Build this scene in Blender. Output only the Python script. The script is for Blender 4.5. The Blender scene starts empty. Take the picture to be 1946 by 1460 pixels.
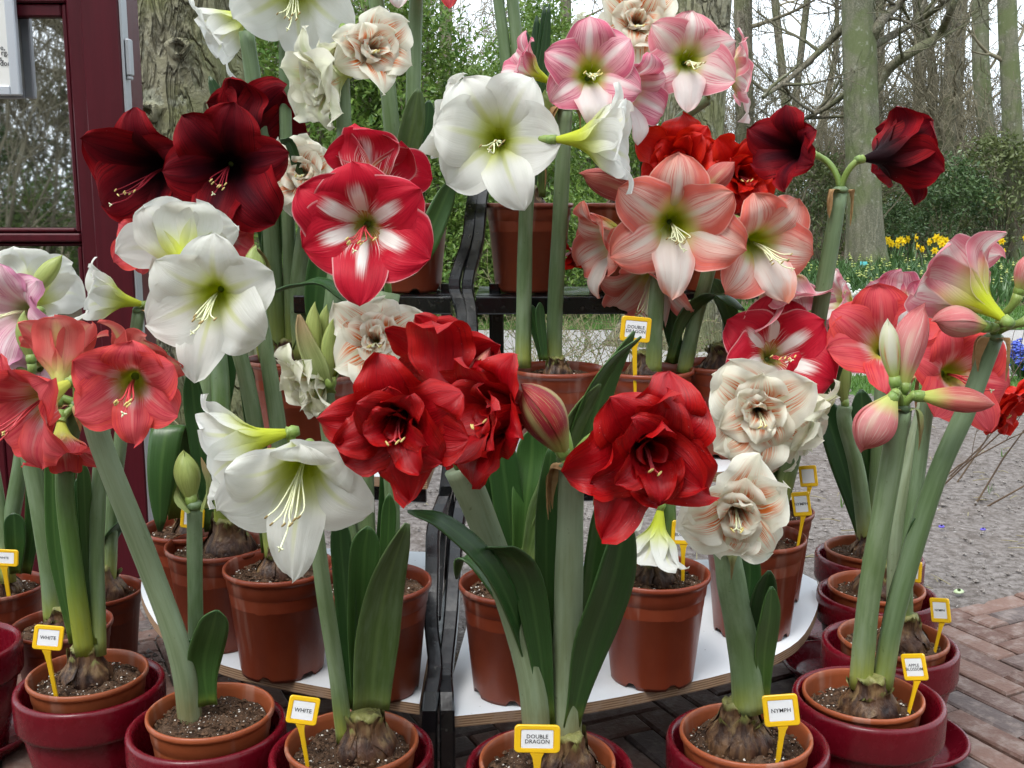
import bpy, math, random
from mathutils import Vector, Matrix
# ---------------------------------------------------------------- camera, sky, sun, exposure
sc = bpy.context.scene
COL = sc.collection
V = Vector
PITCH = math.radians(9.55)
CS, SN = math.cos(PITCH), math.sin(PITCH)
FPX = 2050.0
CAMH = 1.0
cam = bpy.data.cameras.new('camera')
cam.sensor_width = 36.0
cam.lens = 36.0*FPX/1946.0
cam.clip_start = 0.05
cam.clip_end = 600
camo = bpy.data.objects.new('camera', cam)
camo.location = (0, 0, CAMH)
camo.rotation_euler = (math.pi/2-PITCH, 0, 0)
COL.objects.link(camo)
sc.camera = camo

SUN_EL, SUN_AZ = math.radians(60), math.radians(215)   # azimuth measured clockwise from +Y
wd = bpy.data.worlds.new('World')
sc.world = wd
wd.use_nodes = True
nt = wd.node_tree
bg = nt.nodes['Background']
sky = nt.nodes.new('ShaderNodeTexSky')
sky.sky_type = 'NISHITA'
sky.sun_disc = False
sky.sun_elevation = SUN_EL
sky.sun_rotation = SUN_AZ
sky.dust_density = 4.0
sky.air_density = 1.0
sky.ozone_density = 1.0
hsv = nt.nodes.new('ShaderNodeHueSaturation')     # thin even cloud: the blue is mostly washed out
hsv.inputs['Saturation'].default_value = 0.22
nt.links.new(sky.outputs[0], hsv.inputs['Color'])
mxw = nt.nodes.new('ShaderNodeMix'); mxw.data_type = 'RGBA'
mxw.inputs[0].default_value = 0.55
nt.links.new(hsv.outputs[0], mxw.inputs[6])
mxw.inputs[7].default_value = (10.6, 12.0, 13.2, 1)
nt.links.new(mxw.outputs[2], bg.inputs['Color'])
bg.inputs['Strength'].default_value = 0.15
sl = bpy.data.lights.new('sun', 'SUN')
sl.energy = 1.5
sl.angle = math.radians(22)
sl.color = (1.0, 0.965, 0.91)
so = bpy.data.objects.new('sun', sl)
sd = V((math.sin(SUN_AZ)*math.cos(SUN_EL), math.cos(SUN_AZ)*math.cos(SUN_EL), math.sin(SUN_EL)))
so.rotation_euler = sd.to_track_quat('Z', 'Y').to_euler()
so.location = (0, 0, 12)
COL.objects.link(so)
sc.view_settings.view_transform = 'Standard'
sc.view_settings.look = 'None'
sc.view_settings.exposure = 0.68
sc.view_settings.gamma = 1.0
sc.view_settings.use_curve_mapping = False
sc.cycles.use_denoising = True
sc.cycles.use_adaptive_sampling = True
sc.cycles.adaptive_threshold = 0.025
sc.cycles.max_bounces = 6
sc.cycles.diffuse_bounces = 3
sc.cycles.glossy_bounces = 3
sc.cycles.transparent_max_bounces = 8

# ---------------------------------------------------------------- pixel -> place
def ray(px, py):
    u = (px-973.0)/FPX; d = (py-730.0)/FPX
    return V((u, CS-d*SN, -(SN+d*CS)))
def P(px, py, Y):            # the point at depth Y seen at a pixel
    r = ray(px, py); t = Y/r.y
    return V((r.x*t, Y, CAMH+r.z*t))
def G(px, py, z=0.0):        # the point at height z seen at a pixel
    r = ray(px, py); t = (z-CAMH)/r.z
    return V((r.x*t, r.y*t, z))
def mpp(px, py, Y):          # metres per pixel there
    return (Y/ray(px, py).y)/FPX
def sst(x, a, b):
    t = min(1, max(0, (x-a)/(b-a))); return t*t*(3-2*t)
def lerp(a, b, t): return a+(b-a)*t
def catmull(pts, n):
    if len(pts) == 2: pts = [pts[0], pts[0].lerp(pts[1], .5), pts[1]]
    q = [pts[0]*2-pts[1]]+list(pts)+[pts[-1]*2-pts[-2]]
    out = []; m = len(pts)-1
    for i in range(n):
        f = i/(n-1)*m; k = min(m-1, int(f)); t = f-k
        a, b, c, d = q[k:k+4]
        out.append(.5*((2*b)+(c-a)*t+(2*a-5*b+4*c-d)*t*t+(3*b-a-3*c+d)*t*t*t))
    return out

# ---------------------------------------------------------------- mesh helpers
class MB:
    def __init__(s): s.v = []; s.f = []; s.uv = []; s.m = []
    def vert(s, p, uv=(0, 0)):
        s.v.append((p[0], p[1], p[2])); s.uv.append(uv); return len(s.v)-1
    def face(s, idx, m=0): s.f.append(idx); s.m.append(m)
    def grid(s, rows, uvs, m=0, closed=False, flip=False):
        n = len(rows[0]); b = len(s.v)
        for r, u in zip(rows, uvs):
            for p, q in zip(r, u): s.vert(p, q)
        for i in range(len(rows)-1):
            for j in range(n if closed else n-1):
                k = (j+1) % n
                q = (b+i*n+j, b+i*n+k, b+(i+1)*n+k, b+(i+1)*n+j)
                s.face(q[::-1] if flip else q, m)
        return b
    def tube(s, pts, rad, seg=8, m=0, cap=True, flat=1.0, side=None):
        n = len(pts)
        if not hasattr(rad, '__len__'): rad = [rad]*n
        rows = []; uvs = []; ref = None
        for i in range(n):
            t = (pts[min(i+1, n-1)]-pts[max(i-1, 0)])
            if t.length < 1e-9: t = V((0, 0, 1))
            t.normalize()
            if ref is None:
                ref = side.copy() if side else (V((1, 0, 0)) if abs(t.x) < .9 else V((0, 1, 0)))
            a = (ref-t*ref.dot(t))
            if a.length < 1e-6: a = t.orthogonal()
            a.normalize(); ref = a; b = t.cross(a)
            rows.append([pts[i]+a*(math.cos(j*2*math.pi/seg)*rad[i])+b*(math.sin(j*2*math.pi/seg)*rad[i]*flat) for j in range(seg)])
            uvs.append([(i/(n-1), j/seg) for j in range(seg)])
        b0 = s.grid(rows, uvs, m, closed=True)
        if cap:
            s.face(tuple(b0+j for j in range(seg))[::-1], m)
            s.face(tuple(b0+(n-1)*seg+j for j in range(seg)), m)
    def lathe(s, prof, seg=32, c=V((0, 0, 0)), m=0, fn=None, capb=False, capt=False):
        rows = []; uvs = []
        for i, (r, z) in enumerate(prof):
            row = []; uv = []
            for j in range(seg):
                a = j*2*math.pi/seg; rr, zz = r, z
                if fn: rr, zz = fn(i, a, r, z)
                row.append(c+V((math.cos(a)*rr, math.sin(a)*rr, zz))); uv.append((i/(len(prof)-1), j/seg))
            rows.append(row); uvs.append(uv)
        b0 = s.grid(rows, uvs, m, closed=True)
        if capb: s.face(tuple(b0+j for j in range(seg))[::-1], m)
        if capt: s.face(tuple(b0+(len(prof)-1)*seg+j for j in range(seg)), m)
    def box(s, lo, hi, m=0, bev=0.0, mat4=None):
        x0, y0, z0 = lo; x1, y1, z1 = hi
        if bev <= 0:
            c = [(x0, y0, z0), (x1, y0, z0), (x1, y1, z0), (x0, y1, z0), (x0, y0, z1), (x1, y0, z1), (x1, y1, z1), (x0, y1, z1)]
            F = [(0, 3, 2, 1), (4, 5, 6, 7), (0, 1, 5, 4), (1, 2, 6, 5), (2, 3, 7, 6), (3, 0, 4, 7)]
        else:
            c = []; F = []
            # chamfered box: 24 corners
            def cor(ix, iy, iz, ax):
                p = [(x0, x1)[ix], (y0, y1)[iy], (z0, z1)[iz]]
                s_ = [1 if k == 0 else -1 for k in (ix, iy, iz)]
                for k in range(3):
                    if k != ax: p[k] += s_[k]*bev
                return tuple(p)
            idx = {}
            for ix in (0, 1):
                for iy in (0, 1):
                    for iz in (0, 1):
                        for ax in range(3):
                            idx[(ix, iy, iz, ax)] = len(c); c.append(cor(ix, iy, iz, ax))
            I = lambda a, b_, c_, ax: idx[(a, b_, c_, ax)]
            for k in (0, 1):
                f = [I(k, 0, 0, 0), I(k, 1, 0, 0), I(k, 1, 1, 0), I(k, 0, 1, 0)]; F.append(tuple(f if k else f[::-1]))
                f = [I(0, k, 0, 1), I(0, k, 1, 1), I(1, k, 1, 1), I(1, k, 0, 1)]; F.append(tuple(f if k else f[::-1]))
                f = [I(0, 0, k, 2), I(1, 0, k, 2), I(1, 1, k, 2), I(0, 1, k, 2)]; F.append(tuple(f if k else f[::-1]))
            for a in (0, 1):
                for b_ in (0, 1):
                    F.append((I(a, b_, 0, 0), I(a, b_, 1, 0), I(a, b_, 1, 1), I(a, b_, 0, 1)))
                    F.append((I(a, 0, b_, 0), I(a, 1, b_, 0), I(a, 1, b_, 2), I(a, 0, b_, 2)))
                    F.append((I(0, a, b_, 1), I(1, a, b_, 1), I(1, a, b_, 2), I(0, a, b_, 2)))
                    for d in (0, 1): F.append((I(a, b_, d, 0), I(a, b_, d, 1), I(a, b_, d, 2)))
        b = len(s.v)
        for p in c:
            q = mat4 @ V(p) if mat4 else p
            s.vert(q, (p[0], p[2]))
        for f in F: s.face(tuple(b+i for i in f), m)
    def build(s, name, mats, parent=None, smooth=True, org=None, **tags):
        me = bpy.data.meshes.new(name)
        o3 = org if org is not None else (parent['_w'] if parent is not None and '_w' in parent else (0, 0, 0))
        me.from_pydata([(x-o3[0], y-o3[1], z-o3[2]) for x, y, z in s.v], [], s.f)
        if not isinstance(mats, (list, tuple)): mats = [mats]
        for mt in mats: me.materials.append(mt)
        if len(mats) > 1: me.polygons.foreach_set('material_index', s.m)
        if smooth: me.polygons.foreach_set('use_smooth', [True]*len(me.polygons))
        uvl = me.uv_layers.new(name='UVMap')
        li = [0]*len(me.loops); me.loops.foreach_get('vertex_index', li)
        fl = []
        for i in li: fl.extend(s.uv[i])
        uvl.data.foreach_set('uv', fl)
        me.update()
        o = bpy.data.objects.new(name, me)
        COL.objects.link(o)
        if parent is not None:
            o.parent = parent
            if '_w' in parent: o['_w'] = parent['_w']
        elif org is not None:
            o.location = org; o['_w'] = list(org)
        for k, val in tags.items(): o[k] = val
        return o
ALL_TMP = []
def thing(name, loc, label, category, group=None):
    o = bpy.data.objects.new(name, None)
    o.empty_display_size = .05
    o.location = loc; o['_w'] = [loc[0], loc[1], loc[2]]
    o['label'] = label; o['category'] = category
    if group: o['group'] = group
    COL.objects.link(o)
    return o
def copy_tree(o, parent=None):
    c = o.copy(); COL.objects.link(c)
    if parent is not None: c.parent = parent
    for ch in list(o.children): copy_tree(ch, c)
    return c
# ---------------------------------------------------------------- materials
class NT:
    def __init__(s, name):
        s.mat = bpy.data.materials.new(name); s.mat.use_nodes = True
        s.t = s.mat.node_tree; s.b = s.t.nodes['Principled BSDF']; s.out = s.t.nodes['Material Output']
    def n(s, typ): return s.t.nodes.new(typ)
    def set(s, sock, val):
        if hasattr(val, 'is_output'): s.t.links.new(val, sock)
        elif isinstance(val, (tuple, list)) and len(val) == 3 and sock.type == 'RGBA': sock.default_value = (*val, 1)
        else: sock.default_value = val
    def math(s, op, a, b=None, c=None):
        m = s.n('ShaderNodeMath'); m.operation = op
        s.set(m.inputs[0], a)
        if b is not None: s.set(m.inputs[1], b)
        if c is not None: s.set(m.inputs[2], c)
        return m.outputs[0]
    def ss(s, x, a, b, lo=0.0, hi=1.0):
        m = s.n('ShaderNodeMapRange'); m.interpolation_type = 'SMOOTHSTEP'
        s.set(m.inputs[0], x); s.set(m.inputs[1], a); s.set(m.inputs[2], b); s.set(m.inputs[3], lo); s.set(m.inputs[4], hi)
        return m.outputs[0]
    def mix(s, f, a, b, mode='MIX'):
        m = s.n('ShaderNodeMix'); m.data_type = 'RGBA'; m.blend_type = mode
        s.set(m.inputs[0], f); s.set(m.inputs[6], a); s.set(m.inputs[7], b)
        return m.outputs[2]
    def noise(s, vec=None, scale=5.0, detail=3.0, rough=.55, dist=0.0):
        m = s.n('ShaderNodeTexNoise')
        if vec is not None: s.set(m.inputs['Vector'], vec)
        m.inputs['Scale'].default_value = scale; m.inputs['Detail'].default_value = detail
        m.inputs['Roughness'].default_value = rough; m.inputs['Distortion'].default_value = dist
        return m.outputs[0]
    def voro(s, vec=None, scale=5.0, feature='F1', out=0):
        m = s.n('ShaderNodeTexVoronoi'); m.feature = feature
        if vec is not None: s.set(m.inputs['Vector'], vec)
        m.inputs['Scale'].default_value = scale
        return m.outputs[out]
    def obj(s): return s.n('ShaderNodeTexCoord').outputs['Object']
    def geo(s): return s.n('ShaderNodeNewGeometry').outputs['Position']
    def rnd(s): return s.n('ShaderNodeObjectInfo').outputs['Random']
    def uv(s):
        m = s.n('ShaderNodeSeparateXYZ'); s.t.links.new(s.n('ShaderNodeTexCoord').outputs['UV'], m.inputs[0])
        return m.outputs[0], m.outputs[1]
    def comb(s, x, y, z):
        m = s.n('ShaderNodeCombineXYZ'); s.set(m.inputs[0], x); s.set(m.inputs[1], y); s.set(m.inputs[2], z); return m.outputs[0]
    def scale(s, vec, xyz):
        m = s.n('ShaderNodeVectorMath'); m.operation = 'MULTIPLY'; s.set(m.inputs[0], vec); m.inputs[1].default_value = xyz; return m.outputs[0]
    def bump(s, h, strength=.3, dist=.01):
        m = s.n('ShaderNodeBump'); m.inputs['Strength'].default_value = strength; m.inputs['Distance'].default_value = dist
        s.set(m.inputs['Height'], h); s.t.links.new(m.outputs[0], s.b.inputs['Normal']); return m.outputs[0]
    def fin(s, col, rough=.5, spec=.5, transl=None, tcol=None, metal=0.0):
        s.set(s.b.inputs['Base Color'], col); s.set(s.b.inputs['Roughness'], rough)
        s.b.inputs['Specular IOR Level'].default_value = spec; s.b.inputs['Metallic'].default_value = metal
        if transl:
            tr = s.n('ShaderNodeBsdfTranslucent'); s.set(tr.inputs[0], tcol if tcol is not None else col)
            mx = s.n('ShaderNodeMixShader'); mx.inputs[0].default_value = transl
            s.t.links.new(s.b.outputs[0], mx.inputs[1]); s.t.links.new(tr.outputs[0], mx.inputs[2])
            s.t.links.new(mx.outputs[0], s.out.inputs[0])
        return s.mat
def simple(name, c1, c2=None, scale=8.0, rough=.5, spec=.5, bump=0.0, bdist=.004, bscale=None, rand=.12, metal=0.0, stretch=(1, 1, 1), transl=None):
    t = NT(name); vec = t.scale(t.obj(), stretch); col = c1
    if c2 is not None: col = t.mix(t.ss(t.noise(vec, scale, 4), .3, .7), c1, c2)
    if rand: col = t.mix(1.0, col, t.mix(t.rnd(), (1-rand,)*3, (1+rand,)*3), 'MULTIPLY')
    if bump: t.bump(t.noise(vec, bscale or scale*3, 4), bump, bdist)
    return t.fin(col, rough, spec, transl, None, metal)

def petal_mat(name, base, edge=None, tip=None, star=None, vein=None, throat=None, rib=None, rough=.42, transl=.28, stripes=None, spec=.35, speck=0.0, edge_line=None):
    t = NT(name); u, v = t.uv(); r = t.rnd()
    s = t.math('ABSOLUTE', t.math('MULTIPLY_ADD', v, 2.0, -1.0))
    fan = t.comb(t.math('MULTIPLY', u, 2.2), t.math('MULTIPLY', t.math('SUBTRACT', v, .5), 46.0), t.math('MULTIPLY', r, 41.0))
    vn = t.noise(fan, 1.0, 2.5, .6, .25)
    soft = t.noise(t.comb(t.math('MULTIPLY', u, 3.0), t.math('MULTIPLY', v, 3.0), t.math('MULTIPLY', r, 17.0)), 1.0, 3)
    col = base
    if edge: col = t.mix(t.math('MULTIPLY', t.ss(t.math('MULTIPLY_ADD', soft, .5, t.math('MULTIPLY', s, t.ss(u, .1, .6))), edge[1], edge[2]), edge[3]), col, edge[0])
    if tip: col = t.mix(t.math('MULTIPLY', t.ss(t.math('MULTIPLY_ADD', soft, .35, u), tip[1], tip[2]), tip[3]), col, tip[0])
    if vein: col = t.mix(t.math('MULTIPLY', t.ss(vn, vein[1], vein[2]), t.math('MULTIPLY', vein[3], t.ss(u, vein[4], vein[4]+.3))), col, vein[0])
    if stripes:   # coloured streaks each side of the midrib
        w = t.math('MULTIPLY', t.ss(s, .04, .12), t.ss(s, stripes[3], stripes[3]*.4))
        w = t.math('MULTIPLY', w, t.math('MULTIPLY', t.ss(u, stripes[1]-.15, stripes[1]), t.ss(u, stripes[2]+.2, stripes[2]-.1)))
        col = t.mix(t.math('MULTIPLY', w, t.ss(vn, .44, .54)), col, stripes[0])
    if star:      # pale star along the midrib, feathering into streaks
        f = t.math('MULTIPLY_ADD', t.math('SUBTRACT', vn, .5), star[4], s)
        k = t.ss(f, star[3]*1.35, star[3]*.55)
        k = t.math('MULTIPLY', k, t.ss(t.math('MULTIPLY_ADD', vn, .2, u), star[2]+.14, star[2]-.06))
        st2 = t.math('MULTIPLY', t.ss(vn, .5, .6), t.math('MULTIPLY', t.ss(u, .62, .36), .8))
        k = t.math('MAXIMUM', k, st2)
        col = t.mix(k, col, star[0])
    if rib: col = t.mix(t.math('MULTIPLY', t.ss(s, rib[1], rib[1]*.2), t.math('MULTIPLY', rib[3], t.ss(u, rib[2], rib[2]-.4))), col, rib[0])
    if throat: col = t.mix(t.math('MULTIPLY', t.ss(t.math('MULTIPLY_ADD', soft, .12, u), throat[2]+.06, throat[1]), throat[3] if len(throat) > 3 else 1.0), col, throat[0])
    if edge_line: col = t.mix(t.math('MULTIPLY', t.ss(s, .93, .99), edge_line[1]), col, edge_line[0])
    col = t.mix(1.0, col, t.mix(t.math('MULTIPLY_ADD', r, .5, t.math('MULTIPLY', soft, .5)), (.86, .86, .86), (1.06, 1.06, 1.06)), 'MULTIPLY')
    if speck:
        sp = t.noise(t.comb(t.math('MULTIPLY', u, 60.0), t.math('MULTIPLY', v, 50.0), t.math('MULTIPLY', r, 9.0)), 1.0, 1)
        col = t.mix(t.math('MULTIPLY', t.ss(sp, .74, .80), t.math('MULTIPLY', speck, t.ss(s, .3, .8))), col, (.75, .6, .6))
    hgt = t.math('ADD', t.math('MULTIPLY', vn, .6), soft)
    t.bump(hgt, .32, .006)
    return t.fin(col, rough, spec, transl)

M = {}
M['W'] = petal_mat('white_petal', (.82, .82, .765), throat=((.66, .72, .06), .24, .62), rib=((.68, .72, .22), .14, .95, .5), vein=((.72, .73, .62), .5, .75, .35, .25), rough=.5, transl=.42, spec=.2)
M['P'] = petal_mat('pink_petal', (.80, .56, .55), edge=((.70, .20, .25), .60, 1.12, .9), vein=((.68, .20, .26), .49, .61, .85, .40), rib=((.84, .80, .74), .22, 1.3, .8), throat=((.60, .66, .03), .26, .60), edge_line=((.84, .66, .62), .6), spec=.18, transl=.34)
M['Pw'] = petal_mat('pale_pink_petal', (.83, .76, .73), edge=((.76, .40, .40), .86, 1.35, .8), tip=((.78, .42, .40), 1.0, 1.3, .7), vein=((.74, .40, .42), .55, .74, .35, .45), throat=((.56, .62, .10), .22, .48), edge_line=((.84, .66, .62), .5), spec=.18, transl=.36)
M['K'] = petal_mat('rose_petal', (.80, .40, .45), edge=((.68, .13, .22), .62, 1.12, .9), vein=((.58, .12, .21), .49, .61, .85, .40), rib=((.86, .77, .75), .22, 1.1, .9), throat=((.58, .65, .03), .26, .60), edge_line=((.85, .62, .62), .7), spec=.18, transl=.32)
M['S'] = petal_mat('salmon_petal', (.83, .53, .45), edge=((.76, .150, .110), .54, 1.02, .95), tip=((.78, .18, .10), .95, 1.25, .8), vein=((.70, .19, .17), .49, .61, .85, .38), rib=((.84, .79, .71), .18, 1.0, .85), throat=((.62, .68, .03), .26, .60), edge_line=((.85, .64, .55), .5), spec=.18, transl=.34)
M['Sw'] = petal_mat('pale_salmon_petal', (.83, .755, .69), edge=((.78, .36, .30), .84, 1.32, .85), tip=((.80, .26, .15), .98, 1.22, .9), vein=((.76, .40, .36), .55, .74, .4, .45), throat=((.56, .62, .10), .22, .50), edge_line=((.85, .66, .58), .5), spec=.18, transl=.36)
M['L'] = petal_mat('lilac_petal', (.74, .50, .54), edge=((.58, .22, .36), .66, 1.16, .85), vein=((.56, .17, .3), .49, .62, .8, .3), rib=((.82, .7, .7), .15, 1.0, .8), throat=((.6, .6, .3), .2, .42), spec=.18)
M['C'] = petal_mat('coral_petal', (.68, .095, .105), edge=((.74, .075, .058), .6, 1.1, .8), vein=((.56, .03, .065), .49, .62, .8, .4), star=((.82, .52, .52), .2, .58, .20, .9), rib=((.76, .46, .40), .1, .95, .35), throat=((.62, .62, .10), .22, .50), rough=.45, spec=.18, transl=.32)
M['CB'] = petal_mat('coral_back_petal', (.74, .25, .21), edge=((.70, .11, .10), .5, 1.0, .9), vein=((.64, .10, .11), .50, .7, .6, .35), rib=((.76, .66, .28), .26, 1.0, .9), throat=((.6, .6, .16), .2, .45), spec=.18)
M['PB'] = petal_mat('pink_bud_petal', (.72, .30, .29), edge=((.66, .17, .18), .5, 1.0, .8), tip=((.62, .14, .14), .8, 1.2, .8), vein=((.78, .56, .48), .52, .68, .75, .1), rib=((.78, .66, .50), .2, .9, .5), throat=((.60, .64, .18), .18, .42), spec=.2)
M['SB'] = petal_mat('red_bud_petal', (.52, .12, .10), edge=((.45, .07, .07), .5, 1.0, .8), vein=((.66, .38, .28), .52, .68, .7, .1), rib=((.66, .50, .30), .2, .9, .4), throat=((.52, .56, .13), .18, .46), spec=.25)
M['BD'] = petal_mat('dark_bud_petal', (.26, .020, .030), edge=((.38, .03, .03), .5, 1.0, .8), vein=((.42, .34, .13), .54, .68, .7, .0), rib=((.44, .40, .17), .26, 1.1, .8), throat=((.36, .36, .09), .2, .4), spec=.25)
M['R'] = petal_mat('red_white_petal', (.54, .010, .030), edge=((.60, .03, .06), .75, 1.25, .5), star=((.90, .88, .83), .2, .78, .19, .30), vein=((.44, .006, .025), .49, .62, .8, .5), throat=((.60, .62, .14), .16, .42), edge_line=((.80, .45, .45), .7), rough=.45, spec=.18)
M['B'] = petal_mat('burgundy_petal', (.125, .0025, .007), edge=((.235, .0035, .007), .62, 1.12, .9), vein=((.045, .0015, .004), .48, .68, .8, .2), rib=((.028, .0018, .006), .36, .98, .85), throat=((.010, .0015, .003), .3, .62), rough=.6, transl=.10, spec=.08, speck=.12)
M['D'] = petal_mat('red_double_petal', (.36, .003, .007), edge=((.44, .007, .006), .6, 1.1, .9), vein=((.20, .0015, .006), .48, .68, .7, .2), throat=((.16, .005, .008), .12, .42, .85), rough=.36, transl=.18, speck=.5, spec=.25)
M['DR'] = petal_mat('scarlet_double_petal', (.56, .009, .005), edge=((.66, .020, .006), .6, 1.1, .9), vein=((.36, .003, .006), .48, .68, .6, .2), throat=((.30, .006, .008), .12, .40, .8), rough=.42, transl=.28, speck=.18, spec=.2)
M['N'] = petal_mat('cream_striped_petal', (.87, .84, .69), edge=((.89, .87, .76), .6, 1.1, .8), stripes=((.78, .19, .035), .26, .76, .72), vein=((.82, .64, .54), .58, .74, .4, .2), rib=((.76, .76, .38), .10, .8, .7), throat=((.64, .62, .12), .15, .34), rough=.5, transl=.46, spec=.18)
M['NG'] = petal_mat('cream_green_petal', (.79, .79, .60), edge=((.82, .80, .68), .6, 1.1, .8), stripes=((.70, .25, .07), .35, .60, .5), rib=((.54, .64, .20), .34, .95, .7), throat=((.50, .58, .12), .2, .5), rough=.5, transl=.42, spec=.18)

def plantmat(name, base, top, low, rough=.42, streak=.35, spec=.4, transl=None, low_at=.22, bloom=0.0, midrib=None):
    t = NT(name); u, v = t.uv(); r = t.rnd()
    vec = t.comb(t.math('MULTIPLY', u, 3.0), t.math('MULTIPLY', v, 22.0), t.math('MULTIPLY', r, 31.0))
    st = t.noise(vec, 1.0, 3, .6)
    blot = t.noise(t.comb(t.math('MULTIPLY', u, 5.0), t.math('MULTIPLY', v, 5.0), t.math('MULTIPLY', r, 13.0)), 1.0, 4)
    col = t.mix(t.ss(u, .35, 1.0), base, top)
    col = t.mix(t.ss(u, low_at, 0.0), col, low)
    col = t.mix(t.math('MULTIPLY', t.ss(st, .4, .65), streak), col, t.mix(1.0, col, (.62, .68, .55), 'MULTIPLY'))
    if bloom: col = t.mix(t.math('MULTIPLY', t.ss(blot, .35, .75), bloom), col, (.26, .33, .23))
    if midrib:
        s = t.math('ABSOLUTE', t.math('MULTIPLY_ADD', v, 2.0, -1.0))
        col = t.mix(t.math('MULTIPLY', t.ss(s, .18, .02), .5), col, midrib)
        col = t.mix(t.math('MULTIPLY', t.ss(s, .90, .99), .5), col, midrib)
    dk = t.ss(t.noise(t.comb(t.math('MULTIPLY', u, 40.0), t.math('MULTIPLY', v, 12.0), t.math('MULTIPLY', r, 5.0)), 1.0, 2), .68, .78)
    col = t.mix(t.math('MULTIPLY', dk, .4), col, (.05, .06, .02))
    col = t.mix(1.0, col, t.mix(r, (.84, .88, .84), (1.12, 1.08, 1.05)), 'MULTIPLY')
    t.bump(st, .18, .003)
    return t.fin(col, rough, spec, transl)
M['stem'] = plantmat('amaryllis_stem', (.115, .172, .074), (.148, .208, .110), (.26, .29, .05), .46, .45, .25, None, .2, .45)
M['stemg'] = plantmat('grey_green_stem', (.175, .215, .125), (.205, .250, .165), (.19, .155, .065), .5, .5, .2, None, .22, .5)
M['stemy'] = plantmat('yellow_based_stem', (.080, .150, .030), (.085, .145, .058), (.30, .31, .022), .42, .35, .4, None, .38, .2)
M['leaf'] = plantmat('strap_leaf', (.040, .100, .020), (.034, .090, .022), (.15, .20, .03), .34, .4, .5, .14, .12, 0.0, (.08, .16, .04))
M['leafd'] = plantmat('dark_strap_leaf', (.021, .064, .014), (.018, .056, .014), (.09, .13, .02), .33, .4, .5, .12, .12, 0.0, (.05, .11, .03))
M['leafl'] = plantmat('pale_strap_leaf', (.068, .118, .028), (.058, .100, .030), (.15, .20, .045), .38, .35, .45, .16, .15, .2, (.13, .2, .06))
M['ped'] = plantmat('pedicel', (.17, .26, .06), (.22, .30, .08), (.15, .24, .07), .42, .25, .4)
M['budg'] = plantmat('green_bud', (.36, .42, .13), (.30, .36, .10), (.26, .33, .09), .42, .5, .4, .15)
M['spathe'] = simple('dry_spathe', (.27, .14, .055), (.42, .27, .13), 30, .7, .2, .5, .004, transl=.2)
M['spatheg'] = plantmat('fresh_spathe', (.30, .35, .14), (.26, .17, .08), (.30, .36, .12), .5, .6, .3, .15)
M['anther'] = simple('anther', (.62, .50, .17), None, rough=.7, rand=.1)
M['anther_d'] = simple('spent_anther', (.33, .24, .09), None, rough=.8, rand=.1)
M['fil'] = simple('filament_pale', (.76, .78, .50), None, rough=.45, rand=.05)
M['filr'] = simple('filament_red', (.55, .06, .07), None, rough=.45, rand=.05)
M['fild'] = simple('filament_dark', (.22, .01, .02), None, rough=.45, rand=.05)

t = NT('bulb_skin'); o_ = t.obj()
n1 = t.noise(t.scale(o_, (70, 70, 9)), 1, 4); n2 = t.noise(t.scale(o_, (1, 1, .4)), 60, 4)
u, v = t.uv()
cc = t.mix(t.ss(n1, .35, .65), (.034, .016, .010), (.135, .070, .032))
cc = t.mix(t.math('MULTIPLY', t.ss(n2, .52, .68), .5), cc, (.28, .19, .085))
cc = t.mix(t.math('MULTIPLY', t.ss(u, .8, .97), .7), cc, (.22, .24, .07))
cc = t.mix(t.ss(t.noise(o_, 12, 2), .52, .62), cc, t.mix(1.0, cc, (.42, .32, .34), 'MULTIPLY'))
t.bump(t.math('ADD', n1, n2), .8, .006)
M['bulb'] = t.fin(cc, .5, .35)

def terracotta(name, c1, c2, rough):
    t = NT(name); o_ = t.obj()
    nz = t.noise(o_, 9, 4); fine = t.noise(o_, 160, 2); streak = t.noise(t.scale(o_, (30, 30, 2.5)), 1, 3)
    c = t.mix(t.ss(nz, .3, .7), c1, c2)
    c = t.mix(t.math('MULTIPLY', t.ss(streak, .58, .72), .22), c, (.45, .34, .28))
    c = t.mix(1.0, c, t.mix(t.rnd(), (.86, .86, .86), (1.1, 1.08, 1.08)), 'MULTIPLY')
    t.bump(t.math('ADD', fine, t.math('MULTIPLY', nz, .5)), .06, .003)
    return t.fin(c, t.ss(streak, .3, .8, rough-.05, rough+.12), .42)
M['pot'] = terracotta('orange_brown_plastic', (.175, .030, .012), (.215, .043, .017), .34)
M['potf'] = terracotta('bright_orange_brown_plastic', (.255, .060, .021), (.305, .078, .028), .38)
t = NT('red_glaze'); o_ = t.obj()
nz = t.noise(o_, 7, 4); dust = t.noise(o_, 55, 4)
c = t.mix(t.ss(nz, .3, .7), (.100, .002, .007), (.128, .003, .010))
c = t.mix(t.math('MULTIPLY', t.ss(dust, .60, .80), .05), c, (.35, .2, .18))
t.bump(t.math('ADD', nz, t.math('MULTIPLY', dust, .2)), .12, .004)
M['glaze'] = t.fin(c, t.ss(dust, .35, .7, .20, .34), .4)
t = NT('potting_soil'); o_ = t.obj()
n1 = t.noise(o_, 60, 5, .7); n2 = t.noise(o_, 14, 3)
c = t.mix(t.ss(n1, .3, .7), (.022, .012, .008), (.105, .060, .036))
c = t.mix(t.math('MULTIPLY', t.ss(n2, .4, .7), .5), c, (.135, .085, .055))
c = t.mix(t.ss(t.noise(o_, 260, 1), .69, .72), c, (.62, .58, .52))
t.bump(t.math('ADD', n1, t.noise(o_, 170, 3)), .9, .008)
M['soil'] = t.fin(c, .9, .15)
M['crumb'] = simple('soil_crumb', (.05, .028, .017), (.13, .075, .045), 90, .9, .15, .5, .003)
M['perlite'] = simple('perlite', (.62, .58, .52), None, rough=.85, spec=.2)
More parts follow.
